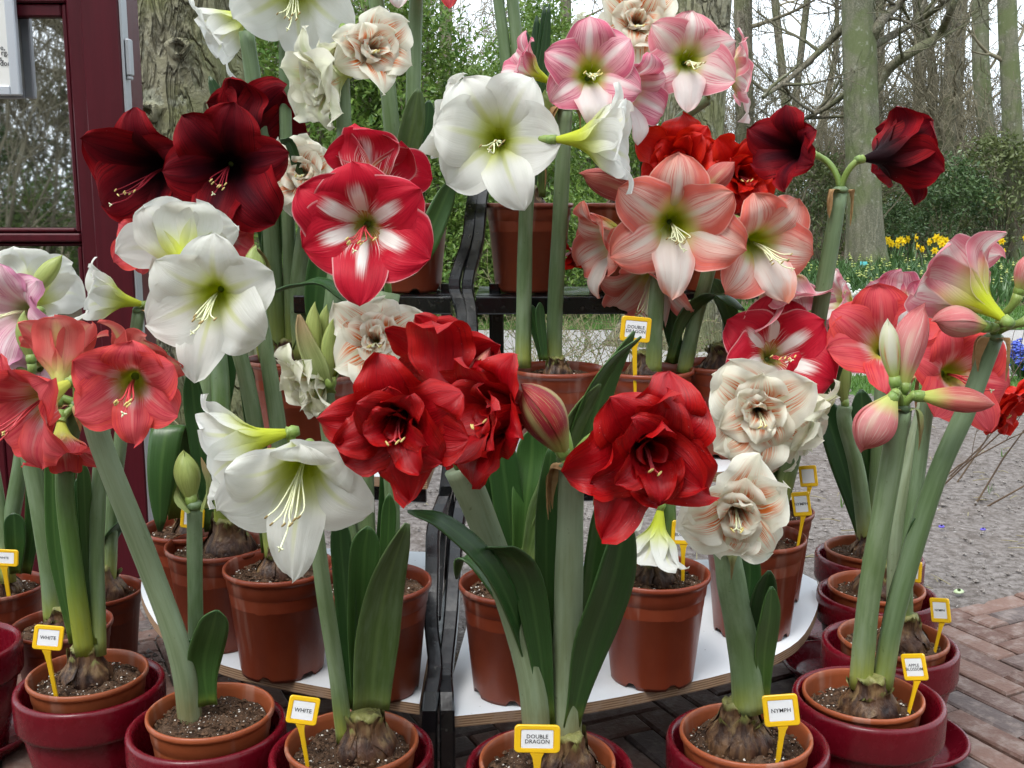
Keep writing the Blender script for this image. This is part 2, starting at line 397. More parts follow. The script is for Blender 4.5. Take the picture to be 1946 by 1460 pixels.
M['yellow'] = simple('yellow_plastic', (.78, .46, .010), (.82, .50, .012), 12, .34, .5, .03, rand=.05)
M['card'] = simple('white_card', (.76, .76, .77), None, rough=.5, rand=.03)
M['ink'] = simple('black_print', (.02, .02, .025), None, rough=.6, rand=0)
t = NT('black_enamel'); o_ = t.obj()
c = t.mix(t.ss(t.noise(o_, 70, 3), .60, .75), (.006, .006, .007), (.035, .033, .03))
t.bump(t.noise(o_, 60, 2), .12, .002)
M['black'] = t.fin(c, t.ss(t.noise(o_, 18, 3), .3, .7, .12, .28), .45)
t = NT('white_laminate'); o_ = t.obj()
c = t.mix(t.math('MULTIPLY', t.ss(t.noise(o_, 6, 4), .5, .75), .35), (.70, .725, .755), (.56, .56, .555))
c = t.mix(t.ss(t.noise(o_, 130, 2), .73, .76), c, (.10, .075, .055))
M['white_board'] = t.fin(c, .42, .4)
t = NT('plywood_edge'); g = t.geo()
sp_ = t.n('ShaderNodeSeparateXYZ'); t.t.links.new(g, sp_.inputs[0])
w = t.math('SINE', t.math('MULTIPLY', sp_.outputs[2], 2*math.pi/.0042))
c = t.mix(t.ss(w, -.4, .4), (.40, .26, .16), (.22, .125, .07))
c = t.mix(t.ss(t.noise(g, 45, 4), .45, .7), c, (.33, .22, .15))
t.bump(t.noise(g, 90, 3), .3, .003)
M['ply'] = t.fin(c, .75, .2)
# ---------------------------------------------------------------- ground, paving
def struct(o): o['kind'] = 'structure'; return o
t = NT('sandy_soil'); g = t.geo()
n1 = t.noise(g, 3.0, 5, .6); n2 = t.noise(g, 42, 5, .7); n3 = t.noise(g, 130, 3, .6)
c = t.mix(t.ss(n2, .32, .68), (.105, .088, .078), (.27, .24, .225))
c = t.mix(t.math('MULTIPLY', t.ss(n1, .45, .7), .55), c, (.125, .100, .085))
c = t.mix(t.ss(n3, .68, .74), c, (.05, .038, .03))
c = t.mix(t.ss(t.noise(g, 75, 2), .70, .74), c, (.46, .43, .40))
t.bump(t.math('ADD', n2, t.math('MULTIPLY', n3, .6)), 1.0, .012)
M['sand'] = t.fin(c, .93, .15)
t = NT('leaf_litter'); g = t.geo()
n1 = t.noise(g, 1.2, 5, .6); n2 = t.noise(g, 24, 5, .7)
c = t.mix(t.ss(n2, .3, .7), (.060, .042, .028), (.19, .145, .10))
c = t.mix(t.math('MULTIPLY', t.ss(n1, .45, .65), .8), c, (.060, .085, .028))
t.bump(n2, 1.0, .03)
M['litter'] = t.fin(c, .95, .1)
t = NT('grey_path'); g = t.geo()
c = t.mix(t.ss(t.noise(g, 90, 4), .3, .7), (.25, .235, .225), (.40, .385, .37))
c = t.mix(t.math('MULTIPLY', t.ss(t.noise(g, 2, 4), .4, .7), .4), c, (.26, .24, .225))
t.bump(t.noise(g, 120, 3), .5, .006)
M['path'] = t.fin(c, .92, .15)
t = NT('lawn_soil'); g = t.geo()
c = t.mix(t.ss(t.noise(g, 20, 5), .3, .7), (.050, .105, .022), (.085, .165, .035))
t.bump(t.noise(g, 60, 4), 1.0, .02)
M['lawn'] = t.fin(c, .9, .2)

def sheet(name, pts, z, mat, nz=0.0):
    mb = MB()
    ids = [mb.vert((x, y, z), (x, y)) for x, y in pts]
    mb.face(tuple(ids))
    return struct(mb.build(name, mat, smooth=False))
def gridsheet(name, x0, x1, y0, y1, z, mat, step, amp, rng):
    mb = MB(); nx = int((x1-x0)/step)+1; ny = int((y1-y0)/step)+1
    rows = []; uvs = []
    for j in range(ny):
        y = lerp(y0, y1, j/(ny-1)); row = []
        for i in range(nx):
            x = lerp(x0, x1, i/(nx-1))
            e = 0 if i in (0, nx-1) or j in (0, ny-1) else 1
            qq = V((x, y, 0))-EDGE0
            if (x >= .2 and qq.dot(by) < -.03) or (x < .2 and y < 2.35): row.append((x, y, z-.03)); continue
            row.append((x, y, z+e*amp*(math.sin(x*3.1+y*1.7)*.4+math.sin(x*7.7-y*6.1)*.25+rng.uniform(-.35, .35))))
        rows.append(row); uvs.append([(0, 0)]*nx)
    mb.grid(rows, uvs)
    return struct(mb.build(name, mat))
sheet('ground', [(-160, -120), (160, -120), (160, 220), (-160, 220)], -.02, M['litter'])
BA = math.radians(26.0)
bx = V((math.cos(BA), math.sin(BA), 0)); by = V((-math.sin(BA), math.cos(BA), 0))
EDGE0 = G(1870, 1141)
gridsheet('soil_bed', -4.0, 8.0, 2.1, 6.0, -.004, M['sand'], .07, .012, random.Random(3))
sheet('path', [(-9, 6.25), (13, 6.25), (13, 8.6), (-9, 8.6)], -.008, M['path'])
sheet('lawn', [(-9, 5.6), (20, 5.6), (20, 6.25), (-9, 6.25)], -.004, M['lawn']).name = 'lawn_strip'
sheet('lawn', [(-12, 8.6), (24, 8.6), (24, 10.6), (-12, 10.6)], -.004, M['lawn'])
sheet('flower_bed', [(-12, 10.6), (26, 10.6), (26, 16.4), (-12, 16.4)], -.008, M['litter'])

# brick paving: 90 degree herringbone of narrow clinkers with an edging course
t = NT('clinker'); o_ = t.obj(); r = t.rnd()
vec = t.n('ShaderNodeVectorMath'); vec.operation = 'ADD'; t.t.links.new(o_, vec.inputs[0]); t.t.links.new(t.comb(t.math('MULTIPLY', r, 50.), t.math('MULTIPLY', r, 31.), 0.), vec.inputs[1])
n1 = t.noise(vec.outputs[0], 22, 5, .65); n2 = t.noise(vec.outputs[0], 120, 3)
c = t.mix(r, (.115, .062, .048), (.180, .105, .082))
c = t.mix(t.ss(t.math('FRACT', t.math('MULTIPLY', r, 7.3)), .55, .9), c, (.105, .080, .075))
c = t.mix(t.math('MULTIPLY', t.ss(n1, .45, .7), .7), c, (.27, .215, .19))
c = t.mix(t.math('MULTIPLY', t.ss(n2, .55, .7), .4), c, (.08, .055, .045))
t.bump(t.math('ADD', n1, n2), .5, .004)
M['brick'] = t.fin(c, .72, .3)
M['joint'] = simple('sand_joint', (.045, .038, .032), (.10, .085, .07), 60, .95, .1, .6, .006, rand=0)
BA = math.radians(26.0)
bx = V((math.cos(BA), math.sin(BA), 0)); by = V((-math.sin(BA), math.cos(BA), 0))
EDGE0 = G(1870, 1141)
BW = .0667
def brick_mesh(seed):
    rng = random.Random(seed); mb = MB()
    L, W, c0 = .0975, .0308, .004
    o = [mb.vert((sx*L, sy*W, -.05)) for sx, sy in ((-1, -1), (1, -1), (1, 1), (-1, 1))]
    a = [mb.vert((sx*(L+rng.uniform(-.001, .001)), sy*(W+rng.uniform(-.001, .001)), -.004)) for sx, sy in ((-1, -1), (1, -1), (1, 1), (-1, 1))]
    tt = [mb.vert((sx*(L-c0-rng.uniform(0, .003)), sy*(W-c0-rng.uniform(0, .002)), rng.uniform(-.0015, .0015))) for sx, sy in ((-1, -1), (1, -1), (1, 1), (-1, 1))]
    for i in range(4):
        j = (i+1) % 4
        mb.face((o[i], o[j], a[j], a[i])); mb.face((a[i], a[j], tt[j], tt[i]))
    mb.face(tuple(tt))
    ob = mb.build('brick', M['brick'], smooth=False); me = ob.data
    bpy.data.objects.remove(ob); return me
BM = [brick_mesh(i) for i in range(6)]
pave = sheet('brick_pavement', [(-1.7, .9), (2.1, .9), (2.1, 2.95), (1.2, 2.62), (.3, 2.17), (-.45, 2.17), (-.45, 2.72), (-1.7, 2.72)], -.0005-.009, M['joint'])
def in_pave(x, y):
    if x < -.45: lim = 2.66
    else: lim = max(2.10, 1e9 if False else 0)
    q = V((x, y, 0))-EDGE0
    if x >= .25: return q.dot(by) < -.07 and y < 3.0
    return y < lim
rng = random.Random(11); near = []; far_mb = MB()
def add_brick(c, ang, sx=1.0):
    near.append((c, ang, sx))
for gy in range(-40, 20):
    for gx in range(-40, 40):
        m = (gx-gy) % 6
        if m == 0: cx, cy, an = (gx+1.5)*BW, (gy+.5)*BW, BA
        elif m == 5: cx, cy, an = (gx+.5)*BW, (gy+1.5)*BW, BA+math.pi/2
        else: continue
        p = EDGE0+bx*cx+by*(cy-.0667)
        if not (-1.6 < p.x < 1.95 and 1.0 < p.y < 3.0): continue
        if p.x < .25:
            if in_pave(p.x, p.y): add_brick(p, an)
            continue
        half = .1 if m == 5 else .0333; top = cy-.0667+half
        if top <= -.0660: add_brick(p, an)
        elif m == 5 and top-.2 < -.095:        # cut brick against the edging
            ln_ = -.0667-(top-.2); add_brick(EDGE0+bx*cx+by*(top-.2+ln_/2), an, ln_/.2)
for k in range(-6, 6): add_brick(EDGE0+bx*(k*.203)-by*.0334, BA)
def seen(c):     # inside the photograph and not under the pots
    r0 = c-V((0, 0, CAMH)); dz = r0.y*CS-r0.z*SN
    px = 973+FPX*r0.x/dz; py = 730+FPX*(-(r0.z*CS)-r0.y*SN)/dz
    return -60 < px < 2010 and 1080 < py < 1530, px, py
near = [q for q in near if q[0].x < 1.95]
scored = []
for c, a, sx in near:
    s_, px, py = seen(c)
    pr = (2 if px > 1700 else 1 if (740 < px < 1300 or px < 320) else .5) if s_ else 0
    scored.append((pr, c, a, sx))
scored.sort(key=lambda q: -q[0])
rest = MB()
for i, (pr, c, a, sx) in enumerate(scored):
    z = rng.uniform(-.0015, .0025)
    if i < 290 and pr > 0:
        o = bpy.data.objects.new('brick', BM[rng.randrange(6)]); COL.objects.link(o); o.parent = pave
        o.location = (c.x, c.y, z); o.scale = (sx, 1, 1); o.rotation_euler = (rng.uniform(-.012, .012), rng.uniform(-.006, .006), a+rng.uniform(-.012, .012)+(math.pi if rng.random() < .5 else 0))
    else:
        rest.box((-.0975, -.0308, -.03), (.0975, .0308, z), mat4=Matrix.Translation(V((c.x, c.y, 0))) @ Matrix.Rotation(a, 4, 'Z') @ Matrix.Scale(sx, 4, (1, 0, 0)))
if rest.v: rest.build('brick_field', M['brick'], pave, smooth=False, kind='stuff')

# loose grains on the bed
rng = random.Random(5); mb = MB(); mb2 = MB()
def octa(mb, p, s, rng, m=0):
    b = [mb.vert(p+V((dx*s*rng.uniform(.6, 1.2), dy*s*rng.uniform(.6, 1.2), dz*s*rng.uniform(.4, .9)))) for dx, dy, dz in ((1, 0, 0), (0, 1, 0), (-1, 0, 0), (0, -1, 0), (0, 0, 1), (0, 0, -1))]
    for i in range(4):
        j = (i+1) % 4; mb.face((b[i], b[j], b[4]), m); mb.face((b[j], b[i], b[5]), m)
for i in range(9000):
    y = 2.15+3.4*rng.random()**1.6; x = rng.uniform(-.9, 2.6) if rng.random() < .8 else rng.uniform(-2, 4)
    q = V((x, y, 0))-EDGE0
    if q.dot(by) < .02 and x > -.45 and y < 2.95: continue
    octa(mb, V((x, y, .003)), rng.choice([.0025, .003, .004, .004, .006, .009]), rng)
mb.build('soil_grains', simple('soil_grain', (.10, .085, .075), (.33, .30, .28), 300, .95, .1, rand=0), smooth=False, kind='stuff', label='loose grey grains and small clods scattered on the sandy bed', category='gravel')

# ---------------------------------------------------------------- red kiosk with window
t = NT('dark_red_paint'); g = t.geo()
nz = t.noise(t.scale(g, (60, 60, 3)), 1, 3)
c = t.mix(t.ss(nz, .3, .7), (.052, .0030, .0075), (.066, .0040, .0095))
c = t.mix(t.math('MULTIPLY', t.ss(t.noise(g, 9, 4), .55, .75), .25), c, (.075, .014, .018))
t.bump(nz, .10, .002)
M['redpaint'] = t.fin(c, .40, .3)
t = NT('window_glass'); g = t.geo()
t.bump(t.noise(g, 2.2, 2), .012, .05)
M['glass'] = t.fin((.015, .018, .016), .02, 1.0)
t.b.inputs['IOR'].default_value = 4.2
M['alu'] = simple('silver_aluminium', (.50, .52, .56), None, rough=.38, metal=.35, rand=0)
M['paper'] = simple('printed_paper', (.62, .62, .60), (.68, .67, .64), 6, .5, .5, rand=0)
M['zinc'] = simple('zinc_strip', (.36, .37, .39), None, rough=.4, metal=.6, rand=0)
KY = 2.80
def kx(px, py): return P(px, py, KY).x
def kz(px, py): return P(px, py, KY).z
kr = thing('kiosk', (P(60, 700, KY).x, KY+.1, 0), 'dark red painted wooden kiosk with mullioned window at the left of the tree', 'kiosk')
xw = kx(127, 250)           # right edge of the glass
xp = kx(243, 250)           # right edge of the corner post
zt, zb = kz(60, 32), kz(60, 432)
def kbox(name, x0, x1, z0, z1, y0, y1, mat='redpaint', bev=.004, parent=kr, **k):
    mb = MB(); mb.box((x0, y0, z0), (x1, y1, z1), bev=bev); return mb.build(name, M[mat], parent, smooth=False, **k)
XL = -2.6
mull = kx(127, 250)
kbox('corner_post', xw+.060, xp, 0, 2.6, KY-.02, KY+.13)
kbox('door_stile', xw+.018, xw+.058, 0, 2.6, KY+.0, KY+.10)
kbox('top_rail', XL, xw+.016, zt+.035, 2.6, KY+.004, KY+.10)
kbox('bottom_rail', XL, xw+.016, zb-.038, zb-.016, KY+.002, KY+.10)
zl = kz(60, 478)
kbox('lower_rail', XL, xw+.016, zl+.014, zb-.041, KY+.016, KY+.10)
kbox('lower_rail', XL, xw+.016, .10, zl-.20, KY+.004, KY+.10)
wf = kbox('window_frame', xw+.002, xw+.016, zb-.014, zt+.033, KY+.01, KY+.10)
kbox('frame_bead', XL, xw+.0, zt+.002, zt+.033, KY+.012, KY+.10, parent=wf)
kbox('frame_bead', XL, xw+.0, zb-.014, zb-.002, KY+.012, KY+.10, parent=wf)
kbox('window_pane', XL, xw+.001, zb-.001, zt+.001, KY+.03, KY+.036, 'glass', 0, parent=wf)
wf2 = kbox('window_frame', xw+.002, xw+.016, zl-.198, zl+.012, KY+.01, KY+.10)
kbox('window_pane', XL, xw+.001, zl-.198, zl+.012, KY+.032, KY+.038, 'glass', 0, parent=wf2)
for k in range(9):
    x = xw+.016-.118*k
    kbox('board', x-.116, x, .10+.003, zl-.202, KY-.004, KY+.003)
kbox('plinth', XL, xp-.01, -.01, .098, KY-.01, KY+.12)
kbox('back_wall', XL, xp-.02, 0, 2.6, KY+.131, KY+.16)
kbox('corner_strip', xp+.001, xp+.008, .05, 2.6, KY-.018, KY+.02, 'zinc', .001)
hg = kbox('hinge', xp+.009, xp+.022, kz(243, 145), kz(243, 75), KY-.016, KY+.01, 'zinc', .003)
kbox('hinge_pin', xp+.010, xp+.020, kz(243, 143)-.012, kz(243, 145)-.001, KY-.014, KY+.006, 'zinc', .002, parent=hg)
# framed notice hanging in front of the glass
NY = KY-.013
nr = thing('framed_notice', P(20, 100, NY), 'silver framed printed notice hanging in front of the kiosk window', 'sign')
nx1 = P(40, 170, NY).x; nz0 = P(20, 182, NY).z; nx0 = nx1-.52; nz1 = nz0+.62
fw = .024
def nbox(name, x0, x1, z0, z1, y0, y1, m, bev=.003, parent=nr):
    mb = MB(); mb.box((x0, y0, z0), (x1, y1, z1), bev=bev); return mb.build(name, M[m], parent, smooth=False)
nf = nbox('frame', nx1-fw, nx1, nz0, nz1, NY-.008, NY+.012, 'alu')
nbox('frame_rail', nx0, nx1-fw-.0005, nz0, nz0+fw, NY-.008, NY+.012, 'alu', parent=nf)
nbox('frame_rail', nx0, nx1-fw-.0005, nz1-fw, nz1, NY-.008, NY+.012, 'alu', parent=nf)
nbox('frame_rail', nx0-fw, nx0-.0005, nz0, nz1, NY-.008, NY+.012, 'alu', parent=nf)
nbox('paper', nx0, nx1-fw-.0006, nz0+fw+.0005, nz1-fw-.0005, NY+.001, NY+.008, 'paper', 0)

def text_mesh(name, s, size, mat, parent, M4, align='CENTER', bold=.0, shear=0.0, line=1.0):
    cu = bpy.data.curves.new(name, 'FONT'); cu.body = s; cu.size = size; cu.align_x = align; cu.align_y = 'CENTER'
    cu.offset = bold*size; cu.space_line = line; cu.resolution_u = 2; cu.shear = shear
    ob = bpy.data.objects.new(name, cu); COL.objects.link(ob)
    me = bpy.data.meshes.new_from_object(ob.evaluated_get(bpy.context.evaluated_depsgraph_get()))
    bpy.data.objects.remove(ob); bpy.data.curves.remove(cu)
    me.name = name; me.materials.clear(); me.materials.append(mat)
    w = V(parent['_w'])
    for vv in me.vertices: vv.co = (M4 @ vv.co)-w
    o = bpy.data.objects.new(name, me); COL.objects.link(o); o.parent = parent
    return o
for s_, px, py in (('e,', 5, 91), ('rg.', 9, 101), ('s,', 3, 112), ('dom.', 14, 121)):
    q = P(px, py, NY)
    text_mesh('lettering', s_, .018, M['ink'], nr, Matrix.Translation(V((q.x, NY-.0006, q.z))) @ Matrix.Rotation(math.pi/2, 4, 'X'), 'RIGHT' if False else 'CENTER', .01)
# ---------------------------------------------------------------- pots, saucers, shelves
RP = .095; HP = .186           # plastic pot: rim radius, height
def pot_meshes():
    mb = MB(); seg = 56
    r1, r0 = RP, .071
    prof = [(r0-.003, .003), (r0, 0.0), (r0+.0006, .006), (lerp(r0, r1-.006, .83), HP*.80), (lerp(r0, r1-.006, .835)+.0018, HP*.812), (r1-.0052, HP-.016), (r1-.0045, HP-.011), (r1-.0008, HP-.0095),
            (r1, HP-.006), (r1-.0006, HP-.0015), (r1-.003, HP), (r1-.0055, HP-.002), (r1-.0065, HP-.012), (r1-.010, HP-.05), (r0+.004, HP*.35)]
    def fn(i, a, r, z):
        if i <= 2:
            k = (a/(2*math.pi)*6) % 1
            if abs(k-.5) < .12: z += .009 if i < 2 else .005
        return r, z
    mb.lathe(prof, seg, fn=fn)
    return mb
def soil_mesh(seed, r):
    rng = random.Random(seed); mb = MB(); seg = 36; rings = 12
    rows = []; uvs = []
    ph = [rng.uniform(0, 6) for _ in range(8)]
    for i in range(rings+1):
        rr = r*max(.02, i/rings); row = []
        for j in range(seg):
            a = j*2*math.pi/seg; x, y = math.cos(a)*rr, math.sin(a)*rr
            z = .006*math.sin(x*60+ph[0])*math.cos(y*55+ph[1])+.004*math.sin(x*130+ph[2]+y*90)+rng.uniform(-.002, .002)+.012*(1-(i/rings)**2)-.004
            row.append(V((x, y, z)))
        rows.append(row); uvs.append([(0, 0)]*seg)
    mb.grid(rows, uvs, closed=True, flip=True)
    mb.face(tuple(range(seg))[::-1])
    for k in range(420):
        a = rng.uniform(0, 6.283); rr = r*.96*math.sqrt(rng.random()); s = rng.choice([.0018, .002, .0026, .003, .0045])
        octa(mb, V((math.cos(a)*rr, math.sin(a)*rr, .012*(1-(rr/r)**2)+.001)), s, rng, 2 if rng.random() < .18 and s < .003 else 1)
    return mb
_pm = pot_meshes()
def mesh_only(mb, mats, name, smooth=True):
    o = mb.build(name, mats, smooth=smooth); me = o.data; bpy.data.objects.remove(o); return me
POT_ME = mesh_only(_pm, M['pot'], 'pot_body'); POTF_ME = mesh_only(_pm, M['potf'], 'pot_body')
SOIL_ME = [mesh_only(soil_mesh(s, .0845), [M['soil'], M['crumb'], M['perlite']], 'soil', False) for s in range(4)]
def link_child(name, me, parent, loc=(0, 0, 0), rz=0.0):
    o = bpy.data.objects.new(name, me); COL.objects.link(o); o.parent = parent; o.location = loc; o.rotation_euler = (0, 0, rz)
    if '_w' in parent: o['_w'] = parent['_w']
    return o
CER_ME = {}
def ceramic(c, zr, label, R=.1185, group=None):
    """glazed red outer pot; c = rim centre, zr = rim height"""
    base = V((c.x, c.y, 0)); o = thing('glazed_pot', base, label, 'pot', group)
    k = round(R, 4)
    if k not in CER_ME:
        H = .222; rb = R*.66
        body = MB(); body.lathe([(rb-.02, .012), (rb-.004, .0), (rb, .004), (R*.915, H-.060), (R*.915-.001, H-.0585)], 64)
        inner = [(R*.90, H-.0605), (R*.985, H-.058), (R*.995, H-.052), (R, H-.008), (R-.0015, H-.0025), (R-.006, H), (R-.010, H-.002), (R-.013, H-.010), (R-.017, H-.075), (rb-.008, .02), (.004, .018)]
        rim = MB(); rim.lathe(inner, 64)
        CER_ME[k] = (mesh_only(body, M['glaze'], 'body'), mesh_only(rim, M['glaze'], 'rim'))
    link_child('body', CER_ME[k][0], o); link_child('rim', CER_ME[k][1], o)
    return o
def saucer(c, label, R=.125, z=0.002):
    mb = MB(); o3 = V((c.x, c.y, z))
    mb.lathe([(.001, .0), (R*.72, 0), (R*.78, .002), (R*.97, .026), (R, .031), (R-.002, .035), (R-.006, .035), (R-.010, .030), (R*.74, .009), (R*.70, .007), (.001, .007)], 64, o3)
    o = mb.build('saucer', M['glaze'], org=o3, label=label, category='saucer')
    return o
rngp = random.Random(8)
POTS = {}
def pot(key, c, zr, desc, front=False, soil_dz=-.022):
    """c: rim centre; the pot's base lies HP below the rim"""
    b = V((c.x, c.y, zr-HP))
    o = thing('plastic_pot', b, 'plastic pot of '+desc, 'pot', 'plastic pots of the amaryllis display')
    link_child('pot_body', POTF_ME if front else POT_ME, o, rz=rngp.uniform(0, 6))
    link_child('soil', SOIL_ME[rngp.randrange(4)], o, (0, 0, HP+soil_dz), rngp.uniform(0, 6))
    POTS[key] = (V((c.x, c.y, zr+soil_dz+.004)), c.y, desc)
    return o
DESC = dict(
 A='the coral amaryllis with two stems tagged WHITE', B='the coral amaryllis leaning over the shelf end', C='the white amaryllis tagged WHITE with upright leaves',
 D='the dark red double amaryllis tagged DOUBLE DRAGON', E='the cream striped double amaryllis tagged NYMPH', F='the pink budded amaryllis with two tall leaning stems',
 G='the coral amaryllis with a scarlet flower and a dark bulb', H='the coral pink amaryllis behind the dark bulb pot', I='the amaryllis with a single green bud at the end of the row',
 L1='the white amaryllis with a green bud by the kiosk', L2='the lilac pink amaryllis before the kiosk', L3='the sideways white trumpet amaryllis by the kiosk',
 S1='the large white amaryllis on the lowest shelf', S2='the red and white starred amaryllis on the lowest shelf', S3='the bulb with a yellow-based stem on the lowest shelf', S4='the coral amaryllis on the shelf end by the kiosk',
 S5='the leafy bulb behind the DOUBLE DRAGON pot', S6='the drooping white amaryllis under the dark red flower', S7='the cream double amaryllis above the NYMPH pot', S8='the burgundy amaryllis with two opposite flowers',
 T1='the burgundy and tall white amaryllis beside the tree trunk', T1b='the cream double amaryllis among the leaves of the tree', T2='the white trumpet and rose pink pair of stems', T3='the salmon pink amaryllis with many open flowers', T4='the red and white starred amaryllis above the cream double',
 U1='the pair of tall stems on the top shelf beside the black frame', U2='the tall leafy amaryllis in the middle of the top shelf', U3='the cream and pale pink amaryllis of the top shelf', U4='the scarlet double amaryllis of the top shelf')
def place(key, px, py, zr, front=False, outer=None, sdz=-.022, Y=None):
    c = P(px, py, Y) if Y else G(px, py, zr)
    zr = c.z if Y else zr
    pot(key, c, zr, DESC[key], front, sdz)
    if outer:
        oc = G(outer[0], outer[1], .222)
        ceramic(oc, .222, outer[2])
    return c
place('A', 167, 1276, .245, True, (171, 1296, 'glazed red pot under the coral amaryllis tagged WHITE'))
place('B', 400, 1347, .245, True, (393, 1374, 'glazed red pot under the coral amaryllis leaning over the shelf'))
place('C', 669, 1404, .245, True, (668, 1424, 'glazed red pot under the white amaryllis with upright leaves'))
place('D', 1040, 1440, .240, True, (1044, 1452, 'glazed red pot under the DOUBLE DRAGON amaryllis'))
place('E', 1417, 1390, .245, True, (1420, 1404, 'glazed red pot under the NYMPH amaryllis'))
place('F', 1640, 1316, .222, True, (1650, 1322, 'glazed red pot under the pink budded amaryllis, with a saucer behind'), -.03)
place('G', 1697, 1208, .240, True, (1691, 1219, 'glazed red pot under the dark amaryllis bulb'))
place('H', 1665, 1112, .240, True, (1667, 1126, 'glazed red pot between the dark bulb pot and the last pot of the row'))
place('I', 1650, 1040, .240, True, (1652, 1053, 'glazed red pot on the sandy soil at the end of the row'))
place('L1', -2, 1110, .187); place('L2', 118, 1183, .187); place('L3', 184, 1119, .187)
ZS = .200
for k, x, y in (('S1', 530, 1072), ('S2', 711, 1102), ('S3', 414, 1031), ('S4', 366, 997), ('S5', 981, 1104), ('S6', 1243, 1084), ('S7', 1435, 1016), ('S8', 1457, 966)):
    place(k, x, y, ZS+HP+.001)
ZT = .488
for k, x, y in (('T1', 548, 680), ('T1b', 600, 706), ('T2', 1060, 698), ('T3', 1228, 700), ('T4', 1372, 690)):
    place(k, x, y, ZT+HP+.001)
UY = 2.32
for k, x in (('U1', 772), ('U2', 1005), ('U3', 1185), ('U4', 1365)):
    c = P(x, 386, UY); place(k, x, 386, 0, Y=UY)
ZU = P(1005, 386, UY).z-HP-.001
oc = G(-95, 1225, .222); ceramic(oc, .222, 'glazed red pot standing in front of the kiosk window')
saucer(G(-62, 1392, .03), 'glazed red saucer lying on the bricks in front of the kiosk')
saucer(G(1706, 1398, .03), 'glazed red saucer on the bricks beside the pink budded amaryllis pot')
saucer(G(1590, 1262, .03), 'glazed red saucer on the bricks beside the display shelf', .115)
saucer(G(1600, 1192, .03), 'glazed red saucer tucked behind the end of the white shelf', .115)
saucer(G(330, 1462, .03), 'glazed red saucer between the two WHITE pots', .11)

# ---- the two curved display stands
def board(name, pts, z, th, parent, mats=('white_board', 'ply')):
    """pts: outline in plan, counter-clockwise"""
    mb = MB(); n = len(pts)
    a = [mb.vert((x, y, z)) for x, y in pts]; b = [mb.vert((x, y, z)) for x, y in pts]; c = [mb.vert((x, y, z-th)) for x, y in pts]; d = [mb.vert((x, y, z-th)) for x, y in pts]
    mb.face(tuple(a), 0); mb.face(tuple(d)[::-1], 0)
    for i in range(n):
        j = (i+1) % n; mb.face((c[i], c[j], b[j], b[i]), 1)
    return mb.build(name, [M[mats[0]], M[mats[1]]], parent, smooth=False)
def arc_pts(px_pts, z, n=26):
    return [(q.x, q.y) for q in catmull([G(x, y, z) for x, y in px_pts], n)]
def bar(name, pts, w, d, parent, side=V((1, 0, 0)), mat='black'):
    """rectangular steel bar swept along pts: w across `side`, d in the other direction"""
    mb = MB(); rows = []
    for i, p in enumerate(pts):
        t_ = (pts[min(i+1, len(pts)-1)]-pts[max(0, i-1)]).normalized()
        b = t_.cross(side).normalized()
        ch = min(w, d)*.12; hw, hd = w/2, d/2
        ring = [(-hw+ch, -hd), (hw-ch, -hd), (hw, -hd+ch), (hw, hd-ch), (hw-ch, hd), (-hw+ch, hd), (-hw, hd-ch), (-hw, -hd+ch)]
        rows.append([p+side*x+b*y for x, y in ring])
    b0 = mb.grid(rows, [[(0, 0)]*8]*len(rows), closed=True)
    mb.face(tuple(range(b0, b0+8))[::-1]); mb.face(tuple(range(len(mb.v)-8, len(mb.v))))
    return mb.build(name, M[mat], parent, smooth=False)
TH = .019
